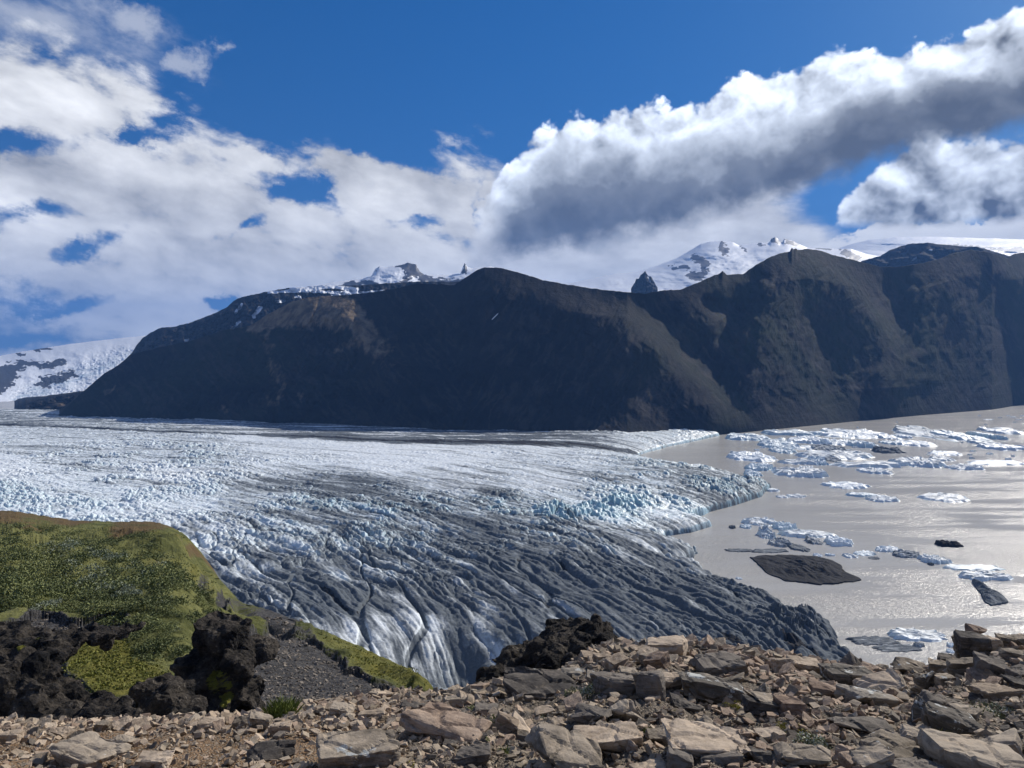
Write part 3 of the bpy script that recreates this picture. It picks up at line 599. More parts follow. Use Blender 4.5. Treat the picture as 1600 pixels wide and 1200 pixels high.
def twig_mesh():
    bm = bmesh.new()
    for k in range(5):
        a = g_.uniform(0, 6.28); t = Vector((math.cos(a) * .3, math.sin(a) * .3, .45))
        m_ = Matrix.Translation(t * .5) @ t.to_track_quat('Z', 'Y').to_matrix().to_4x4()
        bmesh.ops.create_cone(bm, cap_ends=False, segments=5, radius1=.025, radius2=.008, depth=t.length, matrix=m_)
    me_ = bpy.data.meshes.new('stem'); bm.to_mesh(me_); bm.free(); me_.materials.append(BARK); return me_
shrub_meshes = []
TW = twig_mesh()
for mt, lab, grp in ((L_DARK, 'low dark green willow shrub among its neighbours on the green hillside', 'dark green shrubs on the hillside'),
                     (L_MID, 'low bright green willow shrub among its neighbours on the green hillside', 'bright green shrubs on the hillside'),
                     (L_SILVER, 'pale silvery willow shrub dotted among greener ones on the hillside', 'silvery shrubs on the hillside')):
    shrub_meshes.append(([quads_mesh('foliage', leaf_quads(np.zeros(3), 420, .8, .75, .075, g_), mt) for _ in range(4)], lab, grp))
hp_poly = [(-10, 830), (60, 838), (150, 845), (230, 858), (262, 880), (290, 910), (312, 935), (330, 960), (345, 985), (300, 1000), (285, 1030), (260, 1052), (225, 1040), (200, 1010), (210, 985), (120, 970), (60, 960), (-10, 968)]
sil_c = [(95, 885, 40), (70, 950, 30), (150, 900, 60), (215, 895, 35), (240, 905, 40), (180, 935, 40), (250, 960, 30), (20, 975, 20), (270, 1000, 20), (110, 875, 30)]
ns = 0
cand = []
while len(cand) < 760:
    px_, rw_ = g_.uniform(-12, 350), g_.uniform(832, 1055)
    if not in_poly(np.array([px_]), np.array([rw_]), hp_poly)[0]: continue
    if pn(np.array([px_ / 34]), np.array([rw_ / 17]), 77)[0] + g_.uniform(-.25, .25) < .0: continue
    cand.append((px_, rw_))
def kind_at(px_, rw_):
    s = max(math.exp(-(((px_ - a) / c) ** 2 + ((rw_ - b) / (c * .4)) ** 2)) for a, b, c in sil_c)
    if g_.uniform() < s * .8 - .25: return 2
    return 0 if pn(np.array([px_ / 40]), np.array([rw_ / 20]), 5)[0] > -.02 else 1
cand.sort(key=lambda q: -q[1])
def tag(o, label, cat, group=None, kind=None):
    o['label'] = label; o['category'] = cat
    if group: o['group'] = group
    if kind: o['kind'] = kind
    return o
near_c, rest_c = cand[:280], cand[280:]
for px_, rw_ in near_c:
    k = kind_at(px_, rw_); c_ = hill_at(px_, rw_); s_c = g_.uniform(.45, 1.1) * (1.0 + .35 * (rw_ < 990))
    e = bpy.data.objects.new('willow_shrub', None); col.objects.link(e); e.location = c_; e.scale = (s_c, s_c, s_c * g_.uniform(.7, 1.1)); e.rotation_euler.z = g_.uniform(0, 6.28); e.empty_display_size = .1
    ms, lab, grp = shrub_meshes[k]; tag(e, lab, 'shrub', grp)
    f = bpy.data.objects.new('foliage', ms[int(g_.integers(0, 4))]); col.objects.link(f); f.parent = e
    f = bpy.data.objects.new('stem', TW); col.objects.link(f); f.parent = e
bulk = [[], [], []]
for px_, rw_ in rest_c:
    c_ = np.array(hill_at(px_, rw_)); k = kind_at(px_, rw_); s_c = g_.uniform(.9, 2.4)
    bulk[k].append(leaf_quads(c_, 150, s_c, s_c * .75, .15, g_))
for k, mt, lab in ((0, L_DARK, 'dark green willow thicket spread over the far part of the hillside'), (1, L_MID, 'bright green willow thicket spread over the far part of the hillside'), (2, L_SILVER, 'pale silvery willow scrub patches scattered over the far hillside')):
    tag(link('willow_thicket', quads_mesh('willow_thicket', np.concatenate(bulk[k]), mt)), lab, 'thicket', None, 'stuff')
# grass blades: short turf on the bright green knoll and along the flank
tq = []
while len(tq) < 700:
    px_, rw_ = g_.uniform(60, 660), g_.uniform(830, 1090)
    if rw_ < ipx(hcrest, px_) + 3: continue
    i_ = int(round((px_ - hpx[0]) / 1.1)); j_ = int(np.clip((rw_ - hrc[i_]) / (1235 - hrc[i_]) * 419, 0, 419))
    if mos[j_, i_] < .4 or grv[j_, i_] > .5: continue
    tq.append(leaf_quads(np.array(hill_at(px_, rw_)) - (0, 0, .05), 14, .5, .16, .06 + .0006 * hill_at(px_, rw_).y, g_))
MOSS = leaf_mat('moss_tuft', (0.100, 0.112, 0.018), (0.200, 0.195, 0.036))
tag(link('moss', quads_mesh('moss', np.concatenate(tq), MOSS)), 'yellow green moss and short grass along the flank of the hillside', 'moss', None, 'stuff')
# ================================================================ black lava masses
def m_lava(b):
    p = pos(); n1 = nz(p, 1.2, 7, 0.65); n2 = nz(p, 9.0, 5, 0.7); mo = attr('moss')
    c = mix(sstep(n1 + (n2 - 0.5) * 0.6, 0.35, 0.68), (0.010, 0.010, 0.011), (0.078, 0.067, 0.055))
    c = mix(sstep(n2 + (n1 - 0.5), 0.66, 0.78), c, (0.20, 0.18, 0.15))
    g = node('ShaderNodeNewGeometry'); sp = node('ShaderNodeSeparateXYZ'); put(sp.inputs[0], g.outputs['Normal'])
    c = mix(sstep(mo + (n2 - 0.5) * 0.8, 0.5, 0.7) * sstep(T(sp.outputs[2]), 0.1, 0.5), c, (0.15, 0.145, 0.025))
    put(b.inputs['Base Color'], c); bump(b, n1 + n2 * 0.5, 1.0, 0.25)
ML = material('black_lava', m_lava, 0.95, 0.15)
def rock_mass(name, blobs, voxel, amp, scale, mat, label, cat, crag=0.5, seed=0, mossp=()):
    """ellipsoids (px, row, D, half width px, half height px, half depth m, roll deg) fused and roughened into one craggy rock"""
    bm = bmesh.new()
    ctr = Vector(pt(*blobs[0][:3]))
    for q in blobs:
        px_, rw_, D_, hw, hh, hd = q[:6]; roll = q[6] if len(q) > 6 else 0
        m_ = Matrix.Translation(Vector(pt(px_, rw_, D_)) - ctr) @ Matrix.Rotation(R(roll), 4, 'Y') @ Matrix.Diagonal((hw / FPX * D_, hd, hh / FPX * D_, 1))
        gb = random.Random(int(px_ * 7 + rw_)); vs_ = []
        for k in range(16):
            v = Vector((gb.gauss(0, 1), gb.gauss(0, 1), gb.gauss(0, 1))).normalized(); v = Vector([math.copysign(abs(c) ** .55, c) for c in v]) * gb.uniform(.85, 1.12)
            vs_.append(bm.verts.new(m_ @ v))
        bmesh.ops.convex_hull(bm, input=vs_)
    me_ = bpy.data.meshes.new(name); bm.to_mesh(me_); bm.free()
    o = link(name, me_, ctr); rm = o.modifiers.new('r', 'REMESH'); rm.mode = 'VOXEL'; rm.voxel_size = voxel
    dg = bpy.context.evaluated_depsgraph_get(); me2 = bpy.data.meshes.new_from_object(o.evaluated_get(dg)); o.modifiers.clear(); o.data = me2; bpy.data.meshes.remove(me_)
    n = len(me2.vertices); co = np.empty(n * 3, np.float32); no = np.empty(n * 3, np.float32)
    me2.vertices.foreach_get('co', co); me2.vertices.foreach_get('normal', no); co = co.reshape(-1, 3); no = no.reshape(-1, 3)
    d = np.empty(n)
    for i in range(n):
        v = Vector(co[i]) * scale + Vector((seed * 13.1, 0, 0))
        dv = mnoise.voronoi(v * 1.0)[0]; dw = mnoise.voronoi(v * 2.7)[0]
        d[i] = mnoise.fractal(v * .6, .7, 2.2, 7) * .75 + crag * 1.7 * (min(dv[1] - dv[0], .5) * 1.6 - .4) + crag * .5 * (min(dw[1] - dw[0], .4) * 1.6 - .3)
    co = co + no * (d * amp)[:, None]
    me2.vertices.foreach_set('co', co.ravel().astype(np.float32)); me2.update()
    me2.polygons.foreach_set('use_smooth', np.zeros(len(me2.polygons), bool))
    mo = np.zeros(n)
    for a, b_, c_ in mossp:
        q = Vector(pt(a, b_, blobs[0][2])) - ctr
        mo += np.exp(-(((co[:, 0] - q.x) / c_) ** 2 + ((co[:, 2] - q.z) / c_) ** 2))
    me2.materials.clear(); me2.materials.append(mat); add_attr(me2, 'moss', mo)
    return tag(o, label, cat)
rock_mass('lava_pillar', [(345, 985, 30, 42, 22, 1.0, 14), (325, 975, 30, 20, 16, .8, 5), (400, 1012, 30.5, 40, 16, .8, 20), (352, 1020, 30, 36, 24, .9), (330, 1045, 30, 52, 34, 1.3), (345, 1075, 29.5, 62, 34, 1.3), (368, 1050, 29.3, 26, 34, .9), (385, 1095, 29.2, 30, 30, 1.0), (330, 1110, 29, 60, 34, 1.5)],
          .085, .26, 1.1, ML, 'black lava pillar with an overhanging flat head standing above the rubble', 'rock pillar', .6, 1, [(365, 1036, .35), (355, 1042, .3), (372, 1050, .3), (380, 1060, .25)])
rock_mass('lava_block', [(240, 1082, 27, 26, 22, .9, -10), (262, 1090, 27, 34, 28, 1.0), (222, 1116, 27, 30, 20, 1.0), (280, 1115, 26.5, 34, 26, 1.0)], .085, .24, 1.2, ML, 'squat black lava block at the left foot of the tall pillar', 'rock', .6, 2)
rock_mass('lava_cliff', [(30, 1014, 25, 84, 18, 1.6, 2), (-60, 1020, 25, 110, 30, 2), (130, 1000, 26, 50, 10, 1.0, -3), (190, 992, 28, 20, 11, 1.0), (10, 1060, 24.5, 100, 50, 2.0), (70, 1092, 24, 42, 42, 1.4), (110, 1125, 23.5, 80, 26, 1.4), (170, 1136, 23, 60, 20, 1.2), (-60, 1100, 24, 120, 60, 2)],
          .09, .26, 1.3, ML, 'dark crumbling lava cliff with a brown crust below the green hillside', 'cliff', .7, 3, [(60, 990, .2)])
rock_mass('lava_outcrop', [(892, 1006, 14, 58, 36, .8, -10), (850, 1030, 14, 40, 34, .7, -20), (812, 1046, 13.6, 46, 30, .6, -20), (782, 1062, 13.2, 38, 22, .4, -25), (940, 1004, 13.5, 36, 28, .6, 15), (900, 1040, 13, 84, 40, .7), (960, 1025, 12.6, 30, 20, .4, 30), (850, 1075, 12.8, 60, 26, .5)],
          .035, .11, 3.0, ML, 'jagged black lava outcrop rising behind the pale boulders', 'rock outcrop', .8, 4, [(908, 1036, .05)])
# ================================================================ icebergs
def iceberg_mesh(wm, dm, H, style, seed, flat):
    g = np.random.default_rng(seed); nr, na = 16, 64
    a = np.linspace(0, 2 * np.pi, na, endpoint=False)
    rad = 1 + .28 * fbm(np.cos(a) * 1.2 + seed * 3.7, np.sin(a) * 1.2, 4, seed)
    rad += .10 * np.sign(pn(np.cos(a) * 3 + seed, np.sin(a) * 3, seed + 3))
    ex = 2.6; sup = (np.abs(np.cos(a)) ** ex + np.abs(np.sin(a)) ** ex) ** (-1 / ex)
    rr_ = np.concatenate([np.linspace(0, .84, nr - 6), [.90, .95, .99, 1.02, 1.05, 1.06]])
    RR_, AA = np.meshgrid(rr_, a, indexing='ij'); Rd = RR_ * (rad * sup)[None, :]
    x = Rd * np.cos(AA) * wm / 2; y = Rd * np.sin(AA) * dm / 2
    sc_ = max(wm, dm)
    f1_, f2_, id_ = cells(x / sc_ * 5 + seed, y / sc_ * 8, seed)
    tilt = g.uniform(-.5, .5) * x / wm + g.uniform(-.2, .9) * y / dm
    zt = .55 + tilt + .34 * fbm(x / sc_ * 3 + seed, y / sc_ * 6, 5, seed + 1, .55) + (0 if flat else .35 * (id_ - .4) * ss(f2_ - f1_, 0, .2)) + .12 * ridged(x / sc_ * 5, y / sc_ * 9 + seed, 3, seed + 8) - .1
    zt = np.clip(zt, .12, 1.3) * H
    ed = 1 - ss(RR_, .90, 1.0) * (.9 if not flat else .8)
    z = zt * ed + .25 * (RR_ < 1.02)
    z[-2] = -.3; z[-1] = -1.5
    V_ = np.stack([x, y, z], -1)
    i = np.arange(nr - 1)[:, None] * na + np.arange(na)[None, :]; j = np.arange(nr - 1)[:, None] * na + (np.arange(na)[None, :] + 1) % na
    F_ = np.stack([i, i + na, j + na, j], -1).reshape(-1, 4)
    drt = {'w': .08, 'g': .80 if flat else .62, 'k': 1.6, 'b': .22, 's': .38, 'd': .86}[style]; bl = {'w': .25, 'g': .1, 'k': 0, 'b': .75, 's': .35, 'd': 0}[style]
    up = 1 - ed
    dirt_ = drt + (.28 * fbm(x / sc_ * 4, y / sc_ * 12 + seed, 4, seed + 4) if style != 'k' else 0 * x) - .3 * (RR_ > .93) * (style in 'wsb') + .25 * (z < H * .25) * (RR_ < .9) * (style in 'gs')
    me_ = mesh_np('iceberg', V_.reshape(-1, 3), F_, MG, {'dirt_shade': dirt_.ravel(), 'blue': (bl * (.4 + .6 * up)).ravel()}, smooth=False)
    return me_
BERGS = [  # px, row, width, height (in the 1600 x 1200 frame), style, share of the height that is ice face, label
(1172, 714, 58, 15, 'w', .5, 'crumbled white ice jumble nearest the far glacier front at the west end of the pack'),
(1186, 731, 38, 10, 'b', .6, 'small blue ice slab with dark faces below the crumbled white jumble'),
(1168, 684, 66, 9, 'b', .6, 'low ice ridge stretching from the far glacier front towards the berg pack'),
(1240, 677, 84, 9, 'b', .7, 'long narrow ice wall with a dark teal face at the back edge of the pack'),
(1216, 695, 54, 13, 'b', .6, 'broken teal iceberg with a shadowed front at the back left of the pack'),
(1334, 679, 92, 13, 'w', .5, 'wide white iceberg with scalloped front in the back row of the pack'),
(1262, 688, 60, 11, 'w', .5, 'white hummocky iceberg just in front of the long teal ice wall'),
(1222, 704, 32, 9, 'b', .5, 'blue rounded ice lump in front of the broken teal iceberg'),
(1258, 700, 38, 6, 'w', .4, 'thin white floe in the middle left of the pack'),
(1292, 702, 46, 8, 'g', .6, 'grey streaked berg with a dark front in the middle of the pack'),
(1308, 692, 44, 8, 'w', .5, 'white berg wedged between the wide scalloped one and the grey streaked one'),
(1347, 695, 36, 11, 'b', .6, 'deep blue fractured iceberg in the middle of the pack'),
(1386, 683, 30, 7, 'w', .5, 'small white block east of the wide scalloped iceberg'),
(1410, 682, 24, 6, 'w', .5, 'smaller white block beside the tall sharp backed iceberg'),
(1394, 692, 30, 6, 'b', .5, 'low bluish floe behind the dark flat topped berg'),
(1304, 712, 108, 12, 's', .5, 'long dirty white iceberg with a row of dark undercut faces'),
(1388, 705, 42, 8, 'd', .6, 'dark flat topped berg with a thin pale edge in the pack'),
(1252, 722, 62, 8, 's', .5, 'low grey white floe in the front row of the pack, at its left end'),
(1276, 723, 22, 10, 'b', .7, 'small upright blue block on the end of the low grey white floe'),
(1302, 719, 20, 6, 'g', .5, 'tiny grey lump between the upright blue block and the long front floe'),
(1356, 726, 104, 10, 's', .45, 'long low floe with a dark left end in the front row of the pack'),
(1437, 723, 64, 16, 's', .5, 'smooth domed white iceberg with grey streaks at the front right of the pack'),
(1250, 738, 72, 17, 's', .5, 'sloping white iceberg with a dark jagged front, alone below the pack'),
(1367, 736, 44, 9, 's', .4, 'pale wedge shaped floe below the long front floe of the pack'),
(1450, 676, 64, 24, 's', .45, 'largest tall sharp backed iceberg at the back of the lagoon'),
(1426, 693, 50, 9, 'w', .4, 'flat white apron of ice in front of the tall sharp backed iceberg'),
(1500, 682, 54, 15, 'b', .5, 'blue veined iceberg next east of the tall sharp backed one'),
(1542, 681, 28, 13, 'b', .6, 'steep dark blue iceberg beside the low rounded one at the back right'),
(1564, 674, 40, 10, 'w', .5, 'low rounded white iceberg, last one at the back right'),
(1539, 692, 34, 8, 's', .4, 'grey white floe in front of the steep dark blue iceberg'),
(1568, 699, 62, 10, 'w', .45, 'long white and blue floe with a ragged edge at the far right of the pack'),
(1476, 708, 46, 7, 'w', .3, 'thin white floe drifting alone above the smooth domed iceberg'),
(1472, 717, 34, 7, 's', .45, 'small grey peaked floe touching the right side of the domed iceberg'),
(1507, 731, 50, 8, 's', .6, 'low iceberg with a bright waterline in front of the long pale spit of ice'),
(1555, 723, 80, 8, 'w', .3, 'long pale spit of ice tapering to the right edge of the lagoon'),
(1321, 758, 60, 11, 'w', .35, 'flat white floe with a broken near edge, alone in open water'),
(1348, 773, 46, 7, 'b', .4, 'upper of the two thin blue floes in open water'),
(1378, 780, 44, 9, 's', .45, 'lower of the two thin floes, with a white foot in open water'),
(1477, 778, 62, 12, 's', .35, 'smooth grey oval floe with a white rim, alone in open water'),
(1222, 776, 18, 4, 's', .4, 'tiny floe just off the blue glacier tongue, nearer the ice of a pair'),
(1244, 775, 26, 5, 's', .4, 'low floe just off the blue glacier tongue, farther from the ice of a pair'),
(1176, 741, 24, 7, 'b', .6, 'small blue ice block just off the upper side of the glacier tongue'),
(1202, 765, 28, 6, 'w', .4, 'small white floe touching the very tip of the blue glacier tongue'),
(1190, 817, 52, 10, 's', .5, 'ragged white and dark floe below the glacier tongue'),
(1144, 824, 9, 5, 'd', .6, 'tiny dark ice lump in the small bay of the glacier front'),
(1165, 823, 16, 6, 'b', .5, 'tiny blue white floe beside the dark lump in the bay'),
(1225, 824, 32, 11, 'b', .6, 'angular blue ice lump with a pointed right end below the glacier tongue'),
(1197, 836, 20, 14, 's', .6, 'upright jagged ice fragment with a black foot near the bay'),
(1219, 849, 32, 12, 'g', .45, 'grey stepped ice slab beside the jagged fragment'),
(1260, 834, 74, 12, 's', .4, 'long striped ice slab with a black right end'),
(1273, 846, 21, 10, 'g', .4, 'small grey kite shaped slab under the striped one'),
(1309, 847, 38, 14, 'w', .5, 'cracked white iceberg with a dark hollow right of the striped slab'),
(1248, 855, 25, 12, 'g', .2, 'flat pale grey floe above the debris covered island'),
(1154, 860, 38, 5, 'g', .3, 'thin grey debris floe nearest the shore above the dark island'),
(1203, 861, 54, 6, 'g', .3, 'thin grey debris floe touching the top of the dark island'),
(1278, 868, 13, 4, 'w', .5, 'tiny white floe off the top edge of the dark island, left of two'),
(1297, 867, 14, 4, 'w', .5, 'tiny white floe off the top edge of the dark island, right of two'),
(1329, 869, 20, 6, 's', .4, 'small slanting floe right of the dark island'),
(1350, 865, 30, 7, 'b', .35, 'small flat blue floe with a white ring around it'),
(1365, 872, 16, 4, 'g', .3, 'tiny grey floe just below the flat blue one'),
(1387, 859, 34, 9, 'w', .5, 'lumpy white iceberg at the head of the chain of floes'),
(1418, 867, 38, 10, 'g', .5, 'grey topped iceberg second in the chain of floes'),
(1459, 874, 42, 14, 's', .4, 'tilted three sided iceberg with grey faces third in the chain'),
(1454, 882, 8, 4, 'd', .6, 'tiny dark lump at the foot of the tilted three sided iceberg'),
(1482, 851, 35, 9, 'k', .6, 'black debris covered berg alone in the sun glitter'),
(1521, 887, 80, 9, 'b', .3, 'upper of two long flat blue grey ice slabs lying side by side'),
(1538, 900, 72, 14, 's', .4, 'lower and thicker of two long flat blue grey ice slabs'),
(1435, 992, 76, 19, 's', .3, 'rounded white and grey iceberg drifting nearest the rocky shore'),
(1436, 1008, 16, 7, 'g', .5, 'small egg shaped grey ice lump below the rounded white iceberg'),
(1365, 1001, 70, 13, 'g', .2, 'thin grey ice sheet near the black glacier snout, farther of two'),
(1400, 1012, 66, 11, 'g', .2, 'thin grey ice sheet near the black glacier snout, nearer of two'),
(1487, 1009, 12, 6, 'w', .5, 'tiny white ice crumb beside the pinnacle of brown rock, upper of two'),
(1485, 1018, 11, 5, 'w', .5, 'tiny white ice crumb beside the pinnacle of brown rock, lower of two'),
(1155, 904, 9, 3, 'w', .5, 'tiny white ice crumb between the dark island and the glacier'),
]
for n_, (px_, rw_, w_, h_, st, share, lab) in enumerate(BERGS):
    x_, y_ = on_level(px_, rw_ + h_ * .12)
    wm = w_ / FPX * y_; H = h_ * share / FPX * y_; dm = h_ * (1 - share * .55) * y_ * y_ / (EYE * FPX)
    H = min(H * 1.35, 13.0)
    me_ = iceberg_mesh(wm, max(dm, wm * .18), H, st, 100 + n_, share < .38)
    o = link('iceberg' if w_ > 22 else 'ice_fragment', me_, (x_, y_, 0)); tag(o, lab, 'iceberg' if w_ > 22 else 'ice fragment')
# the big debris covered island, the leaning slab, the crumbs far off
def poly_berg(name, outline, H, style, seed, lab):
    P_ = np.array([on_level(a, b_) for a, b_ in outline]); c_ = P_.mean(0)
    n = len(P_); k = 6; Q = []
    for i in range(n):
        for j in range(k):
            q = P_[i] + (P_[(i + 1) % n] - P_[i]) * j / k; q = q + (q - c_) / np.hypot(*(q - c_)) * (5.5 * pn(np.array([q[0] / 14]), np.array([q[1] / 30]), seed)[0] + 2.4 * pn(np.array([q[0] / 4]), np.array([q[1] / 9]), seed)[0]); Q.append(q)
    Q = np.array(Q) - c_; nr = 30; t = np.concatenate([np.linspace(0, .97, nr - 3), [.99, 1.0, 1.01]])
    x = t[:, None] * Q[None, :, 0]; y = t[:, None] * Q[None, :, 1]
    z = H * (1 - t[:, None] ** 2.2 * .8) * (.75 + 1.0 * fbm(x / 18, y / 40, 5, seed) + 1.1 * (ridged(x / 14 + y / 40, y / 60, 3, seed + 2) - .4)) + .3
    z[-2] = 0.0; z[-1] = -1.5
    na = len(Q); i = np.arange(nr - 1)[:, None] * na + np.arange(na)[None, :]; j = np.arange(nr - 1)[:, None] * na + (np.arange(na)[None, :] + 1) % na
    F_ = np.stack([i, i + na, j + na, j], -1).reshape(-1, 4); F_ = F_[:, ::-1] if (Q[0, 0] * Q[1, 1] - Q[0, 1] * Q[1, 0]) < 0 else F_
    d0 = {'k': 1.7, 'g': .85}[style]
    me_ = mesh_np(name, np.stack([x, y, z], -1).reshape(-1, 3), F_, MG, {'dirt_shade': (d0 + .12 * fbm(x / 10, y / 30, 3, seed + 5)).ravel(), 'blue': (0 * x).ravel()}, smooth=False)
    return tag(link(name, me_, (c_[0], c_[1], 0)), lab, 'iceberg')
poly_berg('debris_covered_iceberg', [(1170, 871), (1195, 868), (1235, 868), (1275, 871), (1300, 876), (1312, 884), (1322, 892), (1342, 906), (1325, 911), (1310, 912), (1282, 914), (1258, 912), (1228, 908), (1205, 900), (1192, 890), (1182, 880)], 4.0, 'k', 61, 'big dark gravel covered ice island shaped like a leaf')
poly_berg('leaning_iceberg', [(1519, 909), (1532, 913), (1548, 922), (1556, 930), (1566, 932), (1576, 942), (1562, 946), (1549, 948), (1540, 942), (1532, 930), (1524, 919)], 5.0, 'g', 62, 'grey three cornered slab of dirty ice below the two long flat slabs')
for n_, (px_, rw_, w_) in enumerate([(1583, 652, 9), (1592, 656, 10), (1575, 650, 6), (1563, 653, 6), (1530, 650, 5), (1545, 656, 14), (1597, 650, 6), (1401, 660, 3), (1297, 655, 4), (1586, 660, 6), (1340, 668, 3), (1540, 664, 4)]):
    x_, y_ = on_level(px_, rw_); wm = w_ / FPX * y_
    o = link('ice_fragment', iceberg_mesh(wm, wm * .5, 3.0, 'w', 300 + n_, False), (x_, y_, 0)); tag(o, 'speck of white ice glinting far off near the mountain foot', 'ice fragment', 'ice specks far across the lagoon')
for n_ in range(46):
    px_ = float(g_.uniform(1140, 1590)); rw_ = float(g_.uniform(682, 745))
    if rw_ > 735 - abs(px_ - 1350) * .02 or (px_ < 1200 and rw_ > 715): rw_ = float(g_.uniform(690, 715)); 
    x_, y_ = on_level(px_, rw_); wm = g_.uniform(3, 10) / FPX * y_
    o = link('ice_fragment', iceberg_mesh(wm, wm * .7, g_.uniform(1, 4), 'wwbs'[n_ % 4], 400 + n_, False), (x_, y_, 0)); tag(o, 'small loose chunk of ice drifting among the big bergs of the pack', 'ice fragment', 'loose ice chunks in the pack')
# ================================================================ stony foreground
def m_soil(b):
    p = pos(); br = attr('brown')
    n1 = nz(p, 1.6, 6, 0.6); n2 = nz(p, 14.0, 5, 0.7)
    v = node('ShaderNodeTexVoronoi'); put(v.inputs['Vector'], p); v.inputs['Scale'].default_value = 60.0
    s = mix(sstep(n1 + (n2 - 0.5) * 0.7, 0.3, 0.7), (0.130, 0.084, 0.048), (0.290, 0.190, 0.112))
    g = mix(sstep(n2 + (n1 - 0.5) * 0.7, 0.3, 0.7), (0.080, 0.068, 0.056), (0.230, 0.195, 0.155))
    c = mix(sstep(br + (n1 - 0.5) * 0.8, 0.35, 0.65), g, s)
    vc = node('ShaderNodeSeparateColor'); put(vc.inputs[0], v.outputs['Color'])
    c = mix(sstep(T(vc.outputs[0]), 0.72, 0.80), c, (0.26, 0.22, 0.17))
    put(b.inputs['Base Color'], c); bump(b, n2 * 1.2 + T(v.outputs['Distance']) * -0.8 + n1, 1.0, 0.03)
MSO = material('stony_soil', m_soil, 0.95, 0.1)
fcrest = [(-500, 1140), (-200, 1132), (0, 1128), (100, 1131), (200, 1127), (330, 1121), (420, 1116), (470, 1104), (520, 1094), (580, 1087), (640, 1081), (680, 1082), (720, 1079), (760, 1072), (810, 1068), (860, 1060), (890, 1040), (930, 1014), (960, 1006), (1010, 1003), (1060, 1004),
          (1110, 1007), (1150, 1014), (1210, 1022), (1260, 1030), (1310, 1040), (1360, 1050), (1410, 1052), (1460, 1048), (1490, 1034), (1530, 1010), (1580, 1000), (1640, 998), (1900, 990), (2300, 980)]
def fore_D(px, row):
    rc = ipx(fcrest, px); Dc = ipx([(-500, 8.4), (400, 8.6), (700, 9.2), (900, 11.0), (1100, 12.5), (1300, 12.0), (1600, 11.5), (2300, 12)], px)
    t = np.clip((row - rc) / (1200 - rc), 0, 2.2)
    return 1 / (1 / Dc + (1 / 5.0 - 1 / Dc) * t ** .9)
fpx = np.concatenate([np.arange(-500, -20, 6.0), np.arange(-20, 1620, 1.6), np.arange(1620, 2300, 6.0)]); ft_ = np.linspace(0, 1, 300)
FPX_, FT_ = np.meshgrid(fpx, ft_); frc = ipx(fcrest, fpx) + 1.5 * fbm(fpx / 22, fpx * 0, 4, 601)
FRW = frc + (1420 - frc) * FT_; FD = fore_D(FPX_, FRW); Vf = pt(FPX_, FRW, FD)
fb = ipx([(-500, .9), (300, .9), (520, .8), (650, .45), (780, .15), (1100, .2), (1200, .1), (2300, 0)], FPX_) + .35 * np.exp(-(((FPX_ - 1100) / 80) ** 2 + ((FRW - 1018) / 14) ** 2)) * 1.2
Vf[..., 2] += (.05 * fbm(Vf[..., 0] / 1.1, Vf[..., 1] / 1.1, 4, 611) + .016 * fbm(Vf[..., 0] / .12, Vf[..., 1] / .12, 4, 621)) * np.clip(FT_ * 12, 0.15, 1)
Vf[..., 2] += .10 * ss(FPX_, 640, 800) * fbm(Vf[..., 0] / .5, Vf[..., 1] / .5, 3, 631) * np.clip(FT_ * 12, 0, 1)
bk = []
for dD, dz in ((.4, -.18), (1.5, -1.2), (4, -5.0), (10, -16), (40, -100), (70, -240)):
    r_ = Vf[0].copy(); r_[:, 1] += dD; r_[:, 2] += dz; bk.append(r_)
Vf2 = np.concatenate([np.stack(bk[::-1]), Vf], 0)
me = mesh_np('ground', Vf2.reshape(-1, 3), grid_faces(len(ft_) + 6, len(fpx), True), MSO, {'brown': np.concatenate([np.repeat(fb[:1], 6, 0), fb], 0).ravel()})
link('ground', me, kind='structure')
def fore_at(px, row):
    j = int(np.argmin(np.abs(fpx - px))); t = (row - frc[j]) / (1420 - frc[j]) * (len(ft_) - 1)
    return Vector(Vf[int(np.clip(round(t), 0, len(ft_) - 1)), j])
# ---------------------------------------------------------------- rock material and shapes
def rock_mat(name, dark, light, lichen, tex='obj'):
    def f(b):
        oi = node('ShaderNodeObjectInfo'); rnd = T(oi.outputs['Random']); p = vadd(obj_co(), xyz(rnd * 37.0, rnd * 11.0, 0.0)); isl = attr('shade')
        n1 = nz(p, 3.2, 6, 0.6); n2 = nz(p, 24.0, 5, 0.7); st = nz(vscale(p, (3.0, 5.0, 26.0)), 1.0, 5, 0.65, 0.6)
        c = mix(sstep(n1 + (n2 - 0.5) * 0.6 + (st - 0.5) * 0.7 + (rnd - 0.5) * 0.35 + isl, 0.22, 0.78), dark, light)
        c = mix(sstep(st, 0.56, 0.75) * 0.45, c, (light[0] * 1.45, light[1] * 1.3, light[2] * 1.1))
        li = nz(vadd(p, (3.0, 9.0, 1.0)), 4.5, 5, 0.6)
        c = mix(sstep(li + (n2 - 0.5) * 0.22, 0.74 - lichen * 0.17, 0.77 - lichen * 0.17), c, (0.42, 0.43, 0.41))
        g = node('ShaderNodeNewGeometry')
        c = mix(sstep(T(g.outputs['Pointiness']), 0.50, 0.58) * 0.25, c, (light[0] * 1.5, light[1] * 1.45, light[2] * 1.35)) if tex == 'obj' else c
        put(b.inputs['Base Color'], c); bump(b, n2 * 0.6 + st * 0.9 + n1 * 0.6, 0.8, 0.02)
    return material(name, f, 0.9, 0.2)
R_TAN = rock_mat('tan_rhyolite', (0.190, 0.148, 0.108), (0.460, 0.375, 0.285), 0.0)
R_GREY = rock_mat('grey_basalt', (0.110, 0.092, 0.070), (0.350, 0.295, 0.230), 0.5)
R_DARK = rock_mat('dark_basalt', (0.050, 0.045, 0.041), (0.190, 0.166, 0.140), 0.25)
